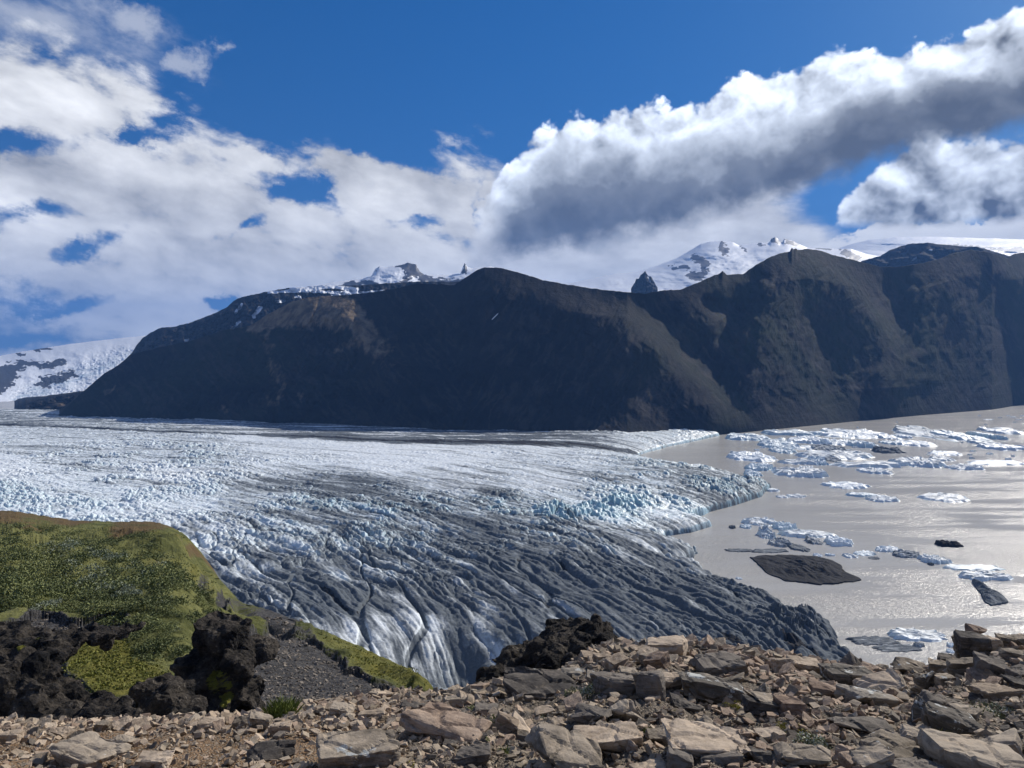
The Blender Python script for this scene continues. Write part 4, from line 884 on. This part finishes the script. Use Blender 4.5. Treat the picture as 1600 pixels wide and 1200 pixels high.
R_LICH = rock_mat('lichened_basalt', (0.085, 0.076, 0.064), (0.270, 0.240, 0.200), .95)
R_RED = rock_mat('reddish_stone', (0.150, 0.105, 0.078), (0.380, 0.295, 0.225), 0.0)
MATS = dict(t=R_TAN, g=R_GREY, d=R_DARK, l=R_LICH, r=R_RED)
def rock_mesh(shape, seed, w, d, h, detail, mat):
    """angular broken rock: convex hull of a jittered block, chipped edges, rough faces"""
    g = random.Random(seed); bm = bmesh.new(); P_ = []
    if shape == 'slab': ez = .38; n = 15; zz = 1.0
    elif shape == 'pyramid': ez = .8; n = 12; zz = 1.0
    elif shape == 'wedge': ez = .4; n = 13; zz = 1.0
    else: ez = .45; n = 17; zz = 1.0
    for k in range(n):
        a = g.uniform(0, 6.283); u = g.uniform(-1, 1); rr2 = math.sqrt(1 - u * u)
        v = [rr2 * math.cos(a), rr2 * math.sin(a), u]; v = [math.copysign(abs(q) ** ez, q) for q in v]
        v = [q * g.uniform(.78, 1.05) for q in v]
        if shape == 'pyramid': s_ = 1 - .78 * max(0, (v[2] + .5) / 1.5); v[0] *= s_; v[1] *= s_
        if shape == 'wedge': v[2] = v[2] * (1 if v[2] < 0 else .25 + .75 * (v[1] * .5 + .5))
        P_.append(bm.verts.new((v[0] * w / 2, v[1] * d / 2, v[2] * h / 2)))
    if shape in ('slab', 'block'):
        for sx in (-1, 1):
            for sy in (-1, 1):
                P_.append(bm.verts.new((sx * w / 2 * g.uniform(.6, .95), sy * d / 2 * g.uniform(.6, .95), h / 2 * g.uniform(.6, 1.0))))
    r_ = bmesh.ops.convex_hull(bm, input=bm.verts)
    bmesh.ops.delete(bm, geom=[q for q in set(r_['geom_interior'] + r_['geom_unused']) if isinstance(q, bmesh.types.BMVert) and q.is_valid], context='VERTS')
    bmesh.ops.dissolve_limit(bm, angle_limit=R(9), verts=bm.verts, edges=bm.edges)
    m_ = min(w, d, h)
    if detail:
        bmesh.ops.bevel(bm, geom=list(bm.edges), offset=m_ * .022, segments=1, affect='EDGES')
        bmesh.ops.triangulate(bm, faces=bm.faces)
        for q in range(detail + 1):
            L_ = max(w, d, h) * (.26 / 1.9 ** q)
            es = [e for e in bm.edges if e.calc_length() > L_]
            bmesh.ops.subdivide_edges(bm, edges=es, cuts=1, use_grid_fill=True); bmesh.ops.triangulate(bm, faces=bm.faces)
        bm.normal_update(); off = Vector((seed * 1.7, seed * .3, 0)); mx = (w + d + h) / 3
        dl = []
        for v in bm.verts:
            q = v.co / mx
            f = mnoise.fractal(q * 2.0 + off, .9, 2.1, 5) * .028 + (mnoise.fractal(Vector((q.x * 1.2, q.y * 1.2, q.z * 7)) + off, .8, 2.1, 3)) * .026
            cr = mnoise.voronoi(q * 1.6 + off)[0]; f -= .05 * max(0, .12 - (cr[1] - cr[0])) / .12
            dl.append(v.normal * f * mx)
        for v, q in zip(bm.verts, dl): v.co += q
    me_ = bpy.data.meshes.new('rock'); bm.to_mesh(me_); bm.free(); me_.materials.append(mat); return me_
def place_rock(name, px, row, w, h, shape, mk, seed, label, group=None, tilt=(0, 0), yaw=None, sink=.22, detail=2, depth=.8, lift=0.0, back=0.0):
    """row is where its foot meets the rubble; w, h its size in frame units"""
    c_ = fore_at(px, row); D_ = c_.y + back; g = random.Random(seed + 5)
    wm = w / FPX * D_; hm = h / FPX * D_; dm = wm * depth
    H = max(hm / .92 - dm * .26, wm * .28)
    me_ = rock_mesh(shape, seed, wm * 1.08, dm, H * 1.15, detail, MATS[mk])
    o = link(name, me_, (c_.x * D_ / c_.y, D_ + dm * .25, c_.z + H * (.5 - sink) + lift / FPX * D_))
    o.rotation_euler = (R(tilt[0] * (-.35 if tilt[0] > 0 else 1)), R(tilt[1]), R(yaw if yaw is not None else g.uniform(-25, 25)))
    return tag(o, label, 'rock', group)
ROCKS = [  # px, foot row, width, height, shape, colour, tilt, label
(555, 1203, 132, 60, 'block', 'g', (14, 4), 'big rounded grey boulder at the bottom edge beside the bare brown soil'),
(415, 1186, 76, 28, 'wedge', 'd', (6, -4), 'flat dark stone lying on the brown soil left of the big grey boulder'),
(128, 1200, 112, 28, 'slab', 'g', (10, 3), 'long flat grey slab lying at the bottom edge on the brown soil'),
(92, 1158, 34, 18, 'block', 't', (10, 0), 'small orange tan stone above the long flat grey slab'),
(14, 1162, 30, 24, 'block', 't', (8, 5), 'tan block standing on the brown soil at the left edge'),
(235, 1198, 60, 14, 'slab', 't', (8, -4), 'low flat tan stone right of the long grey slab'),
(190, 1166, 30, 22, 'block', 'g', (5, 5), 'brown grey block behind the long flat slab'),
(700, 1160, 140, 52, 'wedge', 'r', (18, 10), 'long ridged tan slab with a dark hollow, in the middle of the rubble'),
(742, 1195, 58, 34, 'block', 'd', (4, -6), 'rounded dark block near the bottom edge below the ridged slab'),
(668, 1152, 34, 22, 'block', 'd', (0, 0), 'dark stone under the left end of the ridged slab'),
(850, 1094, 138, 34, 'wedge', 'd', (14, 6), 'low dark brown slab in front of the black outcrop'),
(897, 1064, 42, 24, 'block', 'l', (4, -10), 'smooth pale rock beside the leafy silver willow'),
(931, 1078, 40, 32, 'block', 'l', (0, 18), 'lichen spotted rock leaning right behind the silver willow'),
(822, 1150, 66, 42, 'wedge', 't', (-12, 18), 'tilted rock with a bright sunlit right face'),
(788, 1150, 40, 36, 'slab', 't', (28, 20), 'thin slab standing on edge left of the tilted rock'),
(975, 1092, 86, 52, 'block', 'd', (-14, 6), 'massive overhanging dark rock below the leaf covered crest'),
(1018, 1100, 50, 50, 'block', 'd', (-8, -6), 'dark cracked block joined to the right of the overhanging rock'),
(955, 1172, 112, 44, 'slab', 't', (20, -4), 'smooth striped tan slab right of centre'),
(885, 1206, 120, 66, 'wedge', 'g', (6, 20), 'large dark faced grey boulder at the bottom edge'),
(985, 1130, 84, 62, 'pyramid', 'g', (8, 16), 'pointed brown slab rising between the tan striped slab and the dark rock'),
(928, 1135, 64, 38, 'wedge', 'd', (10, -18), 'dark edged slab left of the pointed brown one'),
(1046, 1030, 70, 40, 'block', 't', (10, -6), 'square tan block standing on the crest above the glacier'),
(1000, 1020, 28, 12, 'slab', 't', (8, 0), 'small tan stone left of the square block on the crest'),
(1075, 1036, 30, 14, 'wedge', 't', (10, 8), 'small light stone right of the square block on the crest'),
(1062, 1045, 30, 14, 'block', 'r', (0, 0), 'brown stone under the square block on the crest'),
(1118, 1092, 100, 46, 'slab', 'l', (22, 10), 'long tan slab with one round white lichen spot'),
(1125, 1056, 86, 26, 'block', 'd', (0, 0), 'low dark boulder behind the slab with the round lichen spot'),
(1196, 1126, 64, 56, 'wedge', 'g', (6, 24), 'brown leaning slab at the left edge of the reddish gravel'),
(1190, 1126, 52, 30, 'block', 'd', (-6, 8), 'dark wedge at the foot of the leaning slab'),
(1238, 1130, 46, 34, 'block', 'r', (12, 8), 'smooth purplish brown boulder at the edge of the reddish gravel'),
(1100, 1196, 140, 54, 'wedge', 't', (20, 4), 'big smooth orange tan slab near the bottom edge'),
(1108, 1152, 62, 38, 'pyramid', 'g', (0, 6), 'grey pyramid shaped rock above the big orange tan slab'),
(1196, 1198, 56, 38, 'wedge', 'd', (8, 16), 'dark sharp rock right of the big orange tan slab'),
(1206, 1172, 48, 22, 'slab', 't', (14, 0), 'light tan rock left of the white flowering willow'),
(1262, 1206, 90, 34, 'block', 'g', (10, -4), 'grey brown boulder at the bottom edge below the white flowering willow'),
(1014, 1206, 66, 30, 'slab', 't', (20, -8), 'pale tan rock at the bottom edge with a rounded top'),
(1062, 1210, 48, 44, 'block', 'd', (-10, 14), 'black cornered rock at the bottom edge left of the sharp dark one'),
(1130, 1206, 66, 26, 'block', 'd', (-10, -8), 'black block at the bottom edge in the middle of the right half'),
(1225, 1048, 34, 26, 'slab', 't', (34, 0), 'square light tan stone on the crest left of the gravel field'),
(1262, 1052, 54, 32, 'block', 't', (10, 4), 'tan topped block with a dark side on the crest near the glacier snout'),
(1262, 1062, 34, 16, 'block', 'r', (8, 8), 'reddish stone in front of the tan topped block'),
(1334, 1074, 80, 40, 'block', 'l', (-8, 4), 'black rock splashed with white lichen on the crest'),
(1302, 1062, 30, 28, 'block', 'd', (0, 0), 'dark lump left of the black lichen splashed rock'),
(1345, 1042, 22, 26, 'pyramid', 'd', (0, 20), 'dark pointed rock standing against the grey water'),
(1392, 1088, 84, 44, 'wedge', 't', (20, -14), 'broad tan slab dotted with lichen above the dark curved boulder'),
(1432, 1052, 60, 26, 'wedge', 'g', (10, 8), 'tan topped dark rock on the crest below the drifting icebergs'),
(1382, 1046, 34, 20, 'pyramid', 'g', (6, 0), 'small steep grey rock on the crest left of the lichened slab'),
(1410, 1046, 22, 14, 'block', 'd', (0, 0), 'small dark rock on the crest between two larger ones'),
(1462, 1080, 62, 42, 'pyramid', 'l', (4, 4), 'pointed dark rock with a lichen covered tip'),
(1352, 1146, 116, 54, 'wedge', 'd', (-6, 8), 'large dark curved boulder beside the reddish gravel'),
(1360, 1108, 86, 30, 'block', 'l', (10, 12), 'row of lichen patched rock behind the dark curved boulder'),
(1445, 1132, 86, 60, 'pyramid', 'l', (10, 0), 'pyramid shaped boulder with large white lichen patches'),
(1496, 1152, 80, 46, 'block', 'l', (8, 16), 'pale lichen crusted block right of the pyramid shaped boulder'),
(1488, 1112, 76, 34, 'wedge', 'd', (8, 14), 'dark slab behind the pale lichen crusted block'),
(1556, 1182, 100, 68, 'wedge', 'g', (-6, -8), 'large grey boulder at the right edge'),
(1540, 1210, 150, 48, 'slab', 'g', (16, 6), 'wide grey slab filling the bottom right corner'),
(1425, 1198, 130, 50, 'wedge', 'g', (12, 16), 'long ribbed brown rock at the bottom right'),
(1435, 1212, 80, 34, 'block', 'd', (-6, 6), 'dark boulder at the bottom edge under the ribbed brown rock'),
(1368, 1206, 64, 44, 'block', 'g', (4, -12), 'rough grey boulder at the bottom edge under the dark curved one'),
(1330, 1196, 50, 36, 'wedge', 'r', (10, 12), 'brown rock right of the white flowering willow'),
(1452, 1168, 70, 28, 'block', 'g', (12, 10), 'brown blocky rock in front of the pyramid shaped boulder'),
(1375, 1140, 36, 22, 'pyramid', 'r', (4, 0), 'small brown peaked stone in front of the dark curved boulder'),
(1562, 1098, 72, 34, 'slab', 't', (24, 4), 'brown tilted slab at the right edge'),
(1556, 1058, 54, 38, 'block', 'd', (4, 12), 'dark five sided rock below the rock pinnacle'),
(1512, 1056, 46, 34, 'block', 'g', (6, -10), 'grey cubic rock below the rock pinnacle, nearer the water'),
(1596, 1074, 44, 22, 'block', 'd', (0, 10), 'dark rock cut by the right edge below the pinnacle'),
(1600, 1062, 40, 26, 'slab', 'd', (6, -6), 'flat dark rock at the right edge on the crest'),
(1486, 1034, 34, 16, 'block', 'd', (0, 0), 'flat black rock left of the pinnacle on the crest'),
(1470, 1052, 34, 24, 'block', 'g', (6, 6), 'grey block at the foot of the crest below the pinnacle'),
(1524, 1030, 50, 48, 'block', 'd', (0, -4), 'lower dark sided block carrying the rock pinnacle'),
(1545, 1024, 48, 36, 'slab', 't', (30, -8), 'tan faced slab leaning against the pinnacle'),
(1574, 1016, 32, 26, 'block', 'g', (4, 12), 'grey knob beside the pinnacle on the crest'),
(1597, 1014, 30, 22, 'block', 'g', (4, -8), 'grey rock on the crest at the right edge'),
(1588, 1040, 40, 22, 'slab', 'g', (10, 0), 'light grey ledge rock on the crest at the right edge'),
(1480, 1074, 34, 18, 'slab', 'g', (14, 0), 'flat grey stone between the pointed dark rock and the cubic one'),
(1530, 1118, 60, 24, 'slab', 'g', (14, 4), 'low grey slab above the large boulder at the right edge'),
(1300, 1092, 60, 18, 'slab', 'r', (12, 10), 'low brown ledge along the top of the reddish gravel'),
(1050, 1080, 44, 24, 'slab', 't', (20, 0), 'light tan slab just left of the lichen spot slab'),
(1075, 1112, 54, 30, 'wedge', 'd', (6, 10), 'dark slab under the long tan slab with the lichen spot'),
(1040, 1158, 56, 26, 'slab', 'g', (14, -6), 'grey stone between the striped tan slab and the pyramid shaped rock'),
(760, 1118, 44, 22, 'block', 'd', (4, 4), 'dark stone in the rubble above the ridged slab'),
(712, 1108, 40, 22, 'slab', 'g', (16, 0), 'grey flat stone above the ridged slab'),
(640, 1112, 30, 16, 'block', 'd', (0, 4), 'dark stone in the band of rubble left of the ridged slab'),
(582, 1122, 44, 16, 'slab', 't', (16, -4), 'pale tan slab in the band of rubble above the big grey boulder'),
(530, 1118, 40, 26, 'block', 'g', (6, 6), 'grey brown block at the left end of the band of rubble'),
(402, 1144, 40, 34, 'block', 'g', (6, 8), 'brown cube shaped stone among the stones under the lava pillar'),
(372, 1138, 30, 26, 'wedge', 'g', (8, -6), 'leaning stone directly under the lava pillar'),
(438, 1146, 36, 26, 'block', 't', (6, -6), 'tan stone right of the brown cube shaped one'),
(325, 1142, 40, 26, 'block', 't', (4, 10), 'orange tan stone under the left side of the lava pillar'),
(160, 1142, 26, 22, 'block', 'g', (4, -4), 'grey upright stone under the lava cliff'),
]
for n_, (px_, rw_, w_, h_, shp, mk, tl, lab) in enumerate(ROCKS):
    if px_ > 780: w_ *= 1.03; h_ *= 1.08
    place_rock('boulder' if w_ >= 46 else 'stone', px_, rw_, w_, h_, shp, mk, 700 + n_, lab, tilt=tl, depth=.85 if shp != 'slab' else .8, detail=3 if w_ > 75 else 2)
# the pinnacle: stacked rocks on the crest at the right
place_rock('boulder', 1520, 1030, 44, 44, 'block', 'g', 901, 'upright brown rock forming the shaft of the pinnacle against the water', tilt=(4, -6), lift=6)
place_rock('stone', 1530, 1000, 34, 22, 'wedge', 'r', 902, 'reddish cap stone perched on top of the pinnacle', tilt=(4, 8), lift=17, sink=.1)
# ---------------------------------------------------------------- middle sized stones, one by one
gs = np.random.default_rng(44)
VAR = {}
for mk in 'tgdr':
    VAR[mk] = [rock_mesh(s_, 1000 + k * 7 + ord(mk), 1.0, .8, .62 if s_ != 'slab' else .36, 1, MATS[mk]) for k, s_ in enumerate(('block', 'slab', 'wedge', 'block', 'pyramid', 'slab'))]
ZL = {'t': ('small angular tan stone lying loose among its neighbours in the rubble', 'loose tan stones in the rubble'), 'g': ('small angular grey stone lying loose among its neighbours in the rubble', 'loose grey stones in the rubble'),
      'd': ('small dark stone lying loose among its neighbours in the rubble', 'loose dark stones in the rubble'), 'r': ('small reddish brown stone lying loose among its neighbours in the rubble', 'loose reddish stones in the rubble')}
def pick(px):
    q = gs.uniform()
    if 1110 < px < 1420: return 'r' if q < .6 else ('g' if q < .85 else 'd')
    if px < 640: return 't' if q < .5 else ('r' if q < .72 else ('g' if q < .93 else 'd'))
    return 't' if q < .25 else ('g' if q < .62 else ('d' if q < .82 else 'r'))
n_ = 0
while n_ < 262:
    px_ = gs.uniform(-5, 1605); rc = ipx(fcrest, px_); rw_ = rc + 2 + (1200 - rc) * gs.uniform() ** 1.5
    if px_ < 600 and rw_ > 1150 and gs.uniform() < .75: continue
    k = pick(px_); c_ = fore_at(px_, rw_); s_ = (14 + 22 * gs.uniform() ** 2) * (1.0 if px_ < 700 else 1.25) / FPX * c_.y
    o = link('stone', VAR[k][int(gs.integers(0, 6))], (c_.x, c_.y, c_.z + s_ * .12)); o.scale = (s_, s_ * gs.uniform(.8, 1.2), s_ * gs.uniform(.8, 1.3)); o.rotation_euler = (gs.normal(0, .3), gs.normal(0, .3), gs.uniform(0, 6.28))
    tag(o, *([ZL[k][0], 'stone', ZL[k][1]])); n_ += 1
# ---------------------------------------------------------------- gravel: thousands of chips as one mass each
hulls = []
for k in range(14):
    m0 = rock_mesh(('block', 'slab', 'wedge')[k % 3], 2000 + k, 1.0, .8, .5, 0, R_TAN); bm = bmesh.new(); bm.from_mesh(m0); bmesh.ops.triangulate(bm, faces=bm.faces)
    bm.verts.index_update(); hulls.append((np.array([v.co[:] for v in bm.verts]), np.array([[v.index for v in f.verts] for f in bm.faces]))); bm.free(); bpy.data.meshes.remove(m0)
def gravel(name, pts, sizes, shades, mat, label, flat=.8, kind='stuff'):
    VV, FF, SS, off = [], [], [], 0
    for p_, s_, sh in zip(pts, sizes, shades):
        hv, hf = hulls[int(gs.integers(0, 14))]
        e = Euler((gs.normal(0, .45), gs.normal(0, .45), gs.uniform(0, 6.28))).to_matrix(); m_ = np.array(e)
        VV.append((hv * (s_, s_ * gs.uniform(.7, 1.2), s_ * flat * gs.uniform(.6, 1.4))) @ m_.T + p_); FF.append(hf + off); SS.append(np.full(len(hv), sh)); off += len(hv)
    me_ = mesh_np(name, np.concatenate(VV), np.concatenate(FF), mat, {'shade': np.concatenate(SS)}, smooth=False)
    return tag(link(name, me_), label, 'gravel', None, kind)
GM = {'t': [], 'g': [], 'r': [], 'd': []}
tot = 0
while tot < 24000:
    px_ = gs.uniform(-30, 1630) if tot < 17000 else gs.choice((gs.uniform(-420, -30), gs.uniform(1630, 2200))); rc = ipx(fcrest, px_); rw_ = rc + (1215 - rc) * gs.uniform() ** 1.35
    if -20 < px_ < 620 and rw_ > 1143 + 8 * math.sin(px_ / 45) and gs.uniform() < .78: continue
    k = pick(px_); c_ = fore_at(px_, rw_)
    s_ = (3.0 + 16 * gs.uniform() ** 2.8) * (1.15 if 1110 < px_ < 1420 else 1.0) / FPX * c_.y
    GM[k].append(((c_.x, c_.y, c_.z + s_ * .18), s_, gs.uniform(-.25, .3))); tot += 1
for k, lab in (('t', 'tan stone chips strewn between the larger stones of the slope'), ('g', 'grey stone chips strewn between the larger stones of the slope'), ('r', 'reddish stone chips, densest in the gravel chute on the right side'), ('d', 'dark stone chips strewn between the larger stones of the slope')):
    gravel('gravel', *zip(*GM[k]), {'t': R_TAN, 'g': R_GREY, 'r': R_RED, 'd': R_DARK}[k], lab)
RB = []
while len(RB) < 320:
    px_ = gs.choice((gs.uniform(-420, -20), gs.uniform(1625, 2250))); rc = ipx(fcrest, px_); rw_ = rc + (1350 - rc) * gs.uniform() ** 1.3; c_ = fore_at(px_, rw_)
    s_ = (16 + 90 * gs.uniform() ** 2.5) / FPX * c_.y; RB.append(((c_.x, c_.y, c_.z + s_ * .1), s_, gs.uniform(-.25, .2)))
gravel('rubble', *zip(*RB), R_GREY, 'larger broken stones covering the slope on either side of the viewpoint')
# dark scree under and beside the lava pillar
sp, sz, sh = [], [], []
while len(sp) < 15000:
    px_, rw_ = gs.uniform(-20, 655), gs.uniform(965, 1160)
    if rw_ < ipx(hcrest, px_) + 4: continue
    i_ = int(round((px_ - hpx[0]) / 1.1)); j_ = int(np.clip((rw_ - hrc[i_]) / (1235 - hrc[i_]) * 419, 0, 419))
    if grv[j_, i_] < .55: continue
    c_ = hill_at(px_, rw_); s_ = (1.6 + 5.5 * gs.uniform() ** 4) / FPX * c_.y
    sp.append((c_.x, c_.y, c_.z + s_ * .15)); sz.append(s_); sh.append(gs.uniform(-.3, .35))
gravel('scree', sp, sz, sh, R_DARK, 'dark grey scree covering the slope beside the lava pillar')
# ---------------------------------------------------------------- plants among the stones
def tuft_mesh(name, n, r, h, size, mat, g):
    return quads_mesh(name, leaf_quads(np.zeros(3), n, r, h, size, g), mat)
def blades(n, r, h, g, mat, name='blades'):
    a = g.uniform(0, 6.28, n); rr2 = r * np.sqrt(g.uniform(0, 1, n)) * .5; base = np.stack([rr2 * np.cos(a), rr2 * np.sin(a), 0 * a], -1)
    b2 = g.uniform(0, 6.28, n); lean = g.uniform(.1, .7, n) * h; tip = base + np.stack([lean * np.cos(b2), lean * np.sin(b2), h * g.uniform(.5, 1, n)], -1)
    sd_ = np.stack([-np.sin(b2), np.cos(b2), 0 * b2], -1) * (.003 * h / .2); mid = (base + tip) / 2 + (0, 0, .12 * h)
    return quads_mesh(name, np.stack([base - sd_, base + sd_, mid + sd_ * .8, tip], 1).reshape(-1, 3), mat)
L_WHITE = leaf_mat('willow_leaf_white', (0.20, 0.23, 0.17), (0.52, 0.54, 0.46), 0.5)
L_GREEN = leaf_mat('herb_leaf', (0.06, 0.09, 0.02), (0.19, 0.22, 0.05))
L_YEL = leaf_mat('moss_leaf', (0.13, 0.13, 0.015), (0.34, 0.30, 0.05))
gp = np.random.default_rng(90)
def plant(name, px, row, w, h, parts, label, cat='plant'):
    c_ = fore_at(px, row); k = c_.y / FPX; e = bpy.data.objects.new(name, None); col.objects.link(e); e.location = c_; e.empty_display_size = .05
    for pn_, mt, n, fr, size in parts:
        me_ = blades(n, w * k * fr, h * k * 1.1, gp, mt) if pn_ == 'blades' else tuft_mesh(pn_, n, w * k * .42 * fr, h * k * (1 if pn_ != 'moss_cushion' else .5), size, mt, gp)
        o = bpy.data.objects.new(pn_, me_); col.objects.link(o); o.parent = e
    st_ = bpy.data.objects.new('stem', TW); col.objects.link(st_); st_.parent = e; st_.scale = (w * k * .5, w * k * .5, h * k)
    return tag(e, label, cat)
plant('willow_plant', 918, 1094, 60, 28, [('leaves', L_WHITE, 260, .9, .011), ('undergrowth', L_DARK, 500, 1.1, .011)], 'silver leaved dwarf willow in front of the lichen spotted rocks')
plant('willow_plant', 1262, 1172, 76, 34, [('leaves', L_WHITE, 520, 1.0, .011), ('undergrowth', L_DARK, 500, 1.0, .010)], 'dwarf willow thick with white leaves beside the reddish gravel')
plant('willow_plant', 1560, 1116, 74, 18, [('leaves', L_WHITE, 160, 1.0, .010), ('undergrowth', L_DARK, 380, 1.1, .010)], 'low dwarf willow between the grey boulders at the right edge')
plant('willow_plant', 848, 1112, 40, 8, [('leaves', L_WHITE, 160, 1.0, .009), ('undergrowth', L_GREEN, 160, 1.0, .009)], 'flat pale willow creeping below the low dark brown slab')
plant('grass_tuft', 440, 1122, 56, 26, [('blades', L_GREEN, 420, .8, .01), ('leaves', L_YEL, 200, .9, .010)], 'tuft of long grass with yellow leaves at the foot of the lava pillar', 'grass tuft')
plant('herb', 782, 1148, 34, 26, [('leaves', L_GREEN, 300, 1.0, .009)], 'green leafy herb growing behind the ridged tan slab')
plant('herb', 735, 1112, 20, 12, [('leaves', L_GREEN, 120, 1.0, .008)], 'small green herb in the rubble above the ridged slab')
plant('herb', 760, 1166, 16, 14, [('leaves', L_GREEN, 90, 1.0, .008)], 'small green herb above the rounded dark block')
plant('herb', 786, 1180, 18, 20, [('leaves', L_GREEN, 110, 1.0, .008)], 'narrow green herb right of the rounded dark block')
plant('moss_cushion', 1148, 1108, 34, 14, [('moss_cushion', L_YEL, 320, 1.0, .008)], 'yellow green moss cushion under the slab with the lichen spot', 'moss')
plant('moss_cushion', 1118, 1098, 40, 10, [('moss_cushion', L_GREEN, 240, 1.0, .008)], 'dull green moss along the lower edge of the lichen spot slab', 'moss')
plant('moss_cushion', 1056, 1116, 18, 14, [('moss_cushion', L_YEL, 160, 1.0, .008)], 'small moss tuft in the gap below the massive dark rock', 'moss')
plant('moss_cushion', 958, 1112, 24, 12, [('moss_cushion', L_YEL, 160, 1.0, .008)], 'small moss patch on the pointed brown slab', 'moss')
plant('moss_cushion', 1002, 1092, 16, 14, [('moss_cushion', L_YEL, 120, 1.0, .008)], 'bright moss tuft between the overhanging dark rock and its neighbour', 'moss')
plant('moss_cushion', 1232, 1146, 52, 20, [('moss_cushion', L_YEL, 360, 1.0, .009)], 'yellow moss cushion behind the white leaved willow', 'moss')
plant('moss_cushion', 1238, 1188, 40, 14, [('moss_cushion', L_YEL, 240, 1.0, .009)], 'yellow moss patch in front of the white leaved willow', 'moss')
plant('moss_cushion', 640, 1204, 32, 10, [('moss_cushion', L_YEL, 200, 1.0, .008)], 'yellow moss at the bottom edge right of the big grey boulder', 'moss')
plant('moss_cushion', 905, 1050, 22, 12, [('moss_cushion', L_YEL, 160, 1.0, .008)], 'golden moss tuft on top of the black outcrop', 'moss')
plant('moss_cushion', 1010, 1148, 24, 14, [('moss_cushion', L_GREEN, 160, 1.0, .008)], 'green moss at the right end of the striped tan slab', 'moss')
plant('herb', 1478, 1160, 40, 20, [('leaves', L_GREEN, 120, 1.0, .008), ('blades', L_YEL, 60, .8, .01)], 'thin dry plant right of the pyramid shaped boulder')
# ================================================================ haze
def hz():
    bm = bmesh.new(); bmesh.ops.create_cube(bm, size=1.0, matrix=Matrix.Translation((0, 0, 1195)) @ Matrix.Diagonal((62000, 62000, 2410, 1)))
    me_ = bpy.data.meshes.new('haze'); bm.to_mesh(me_); bm.free()
    m = bpy.data.materials.new('haze_air'); m.use_nodes = True; t = m.node_tree; t.nodes.clear(); T.tree = t
    v = node('ShaderNodeVolumePrincipled'); v.inputs['Color'].default_value = (0.19, 0.43, 1.0, 1); v.inputs['Density'].default_value = 4.8e-5; v.inputs['Anisotropy'].default_value = 0.0
    o = node('ShaderNodeOutputMaterial'); t.links.new(v.outputs[0], o.inputs['Volume']); me_.materials.append(m)
    return link('haze', me_, kind='stuff', label='thin blue air between the viewpoint and the far mountains', category='haze')
hz()
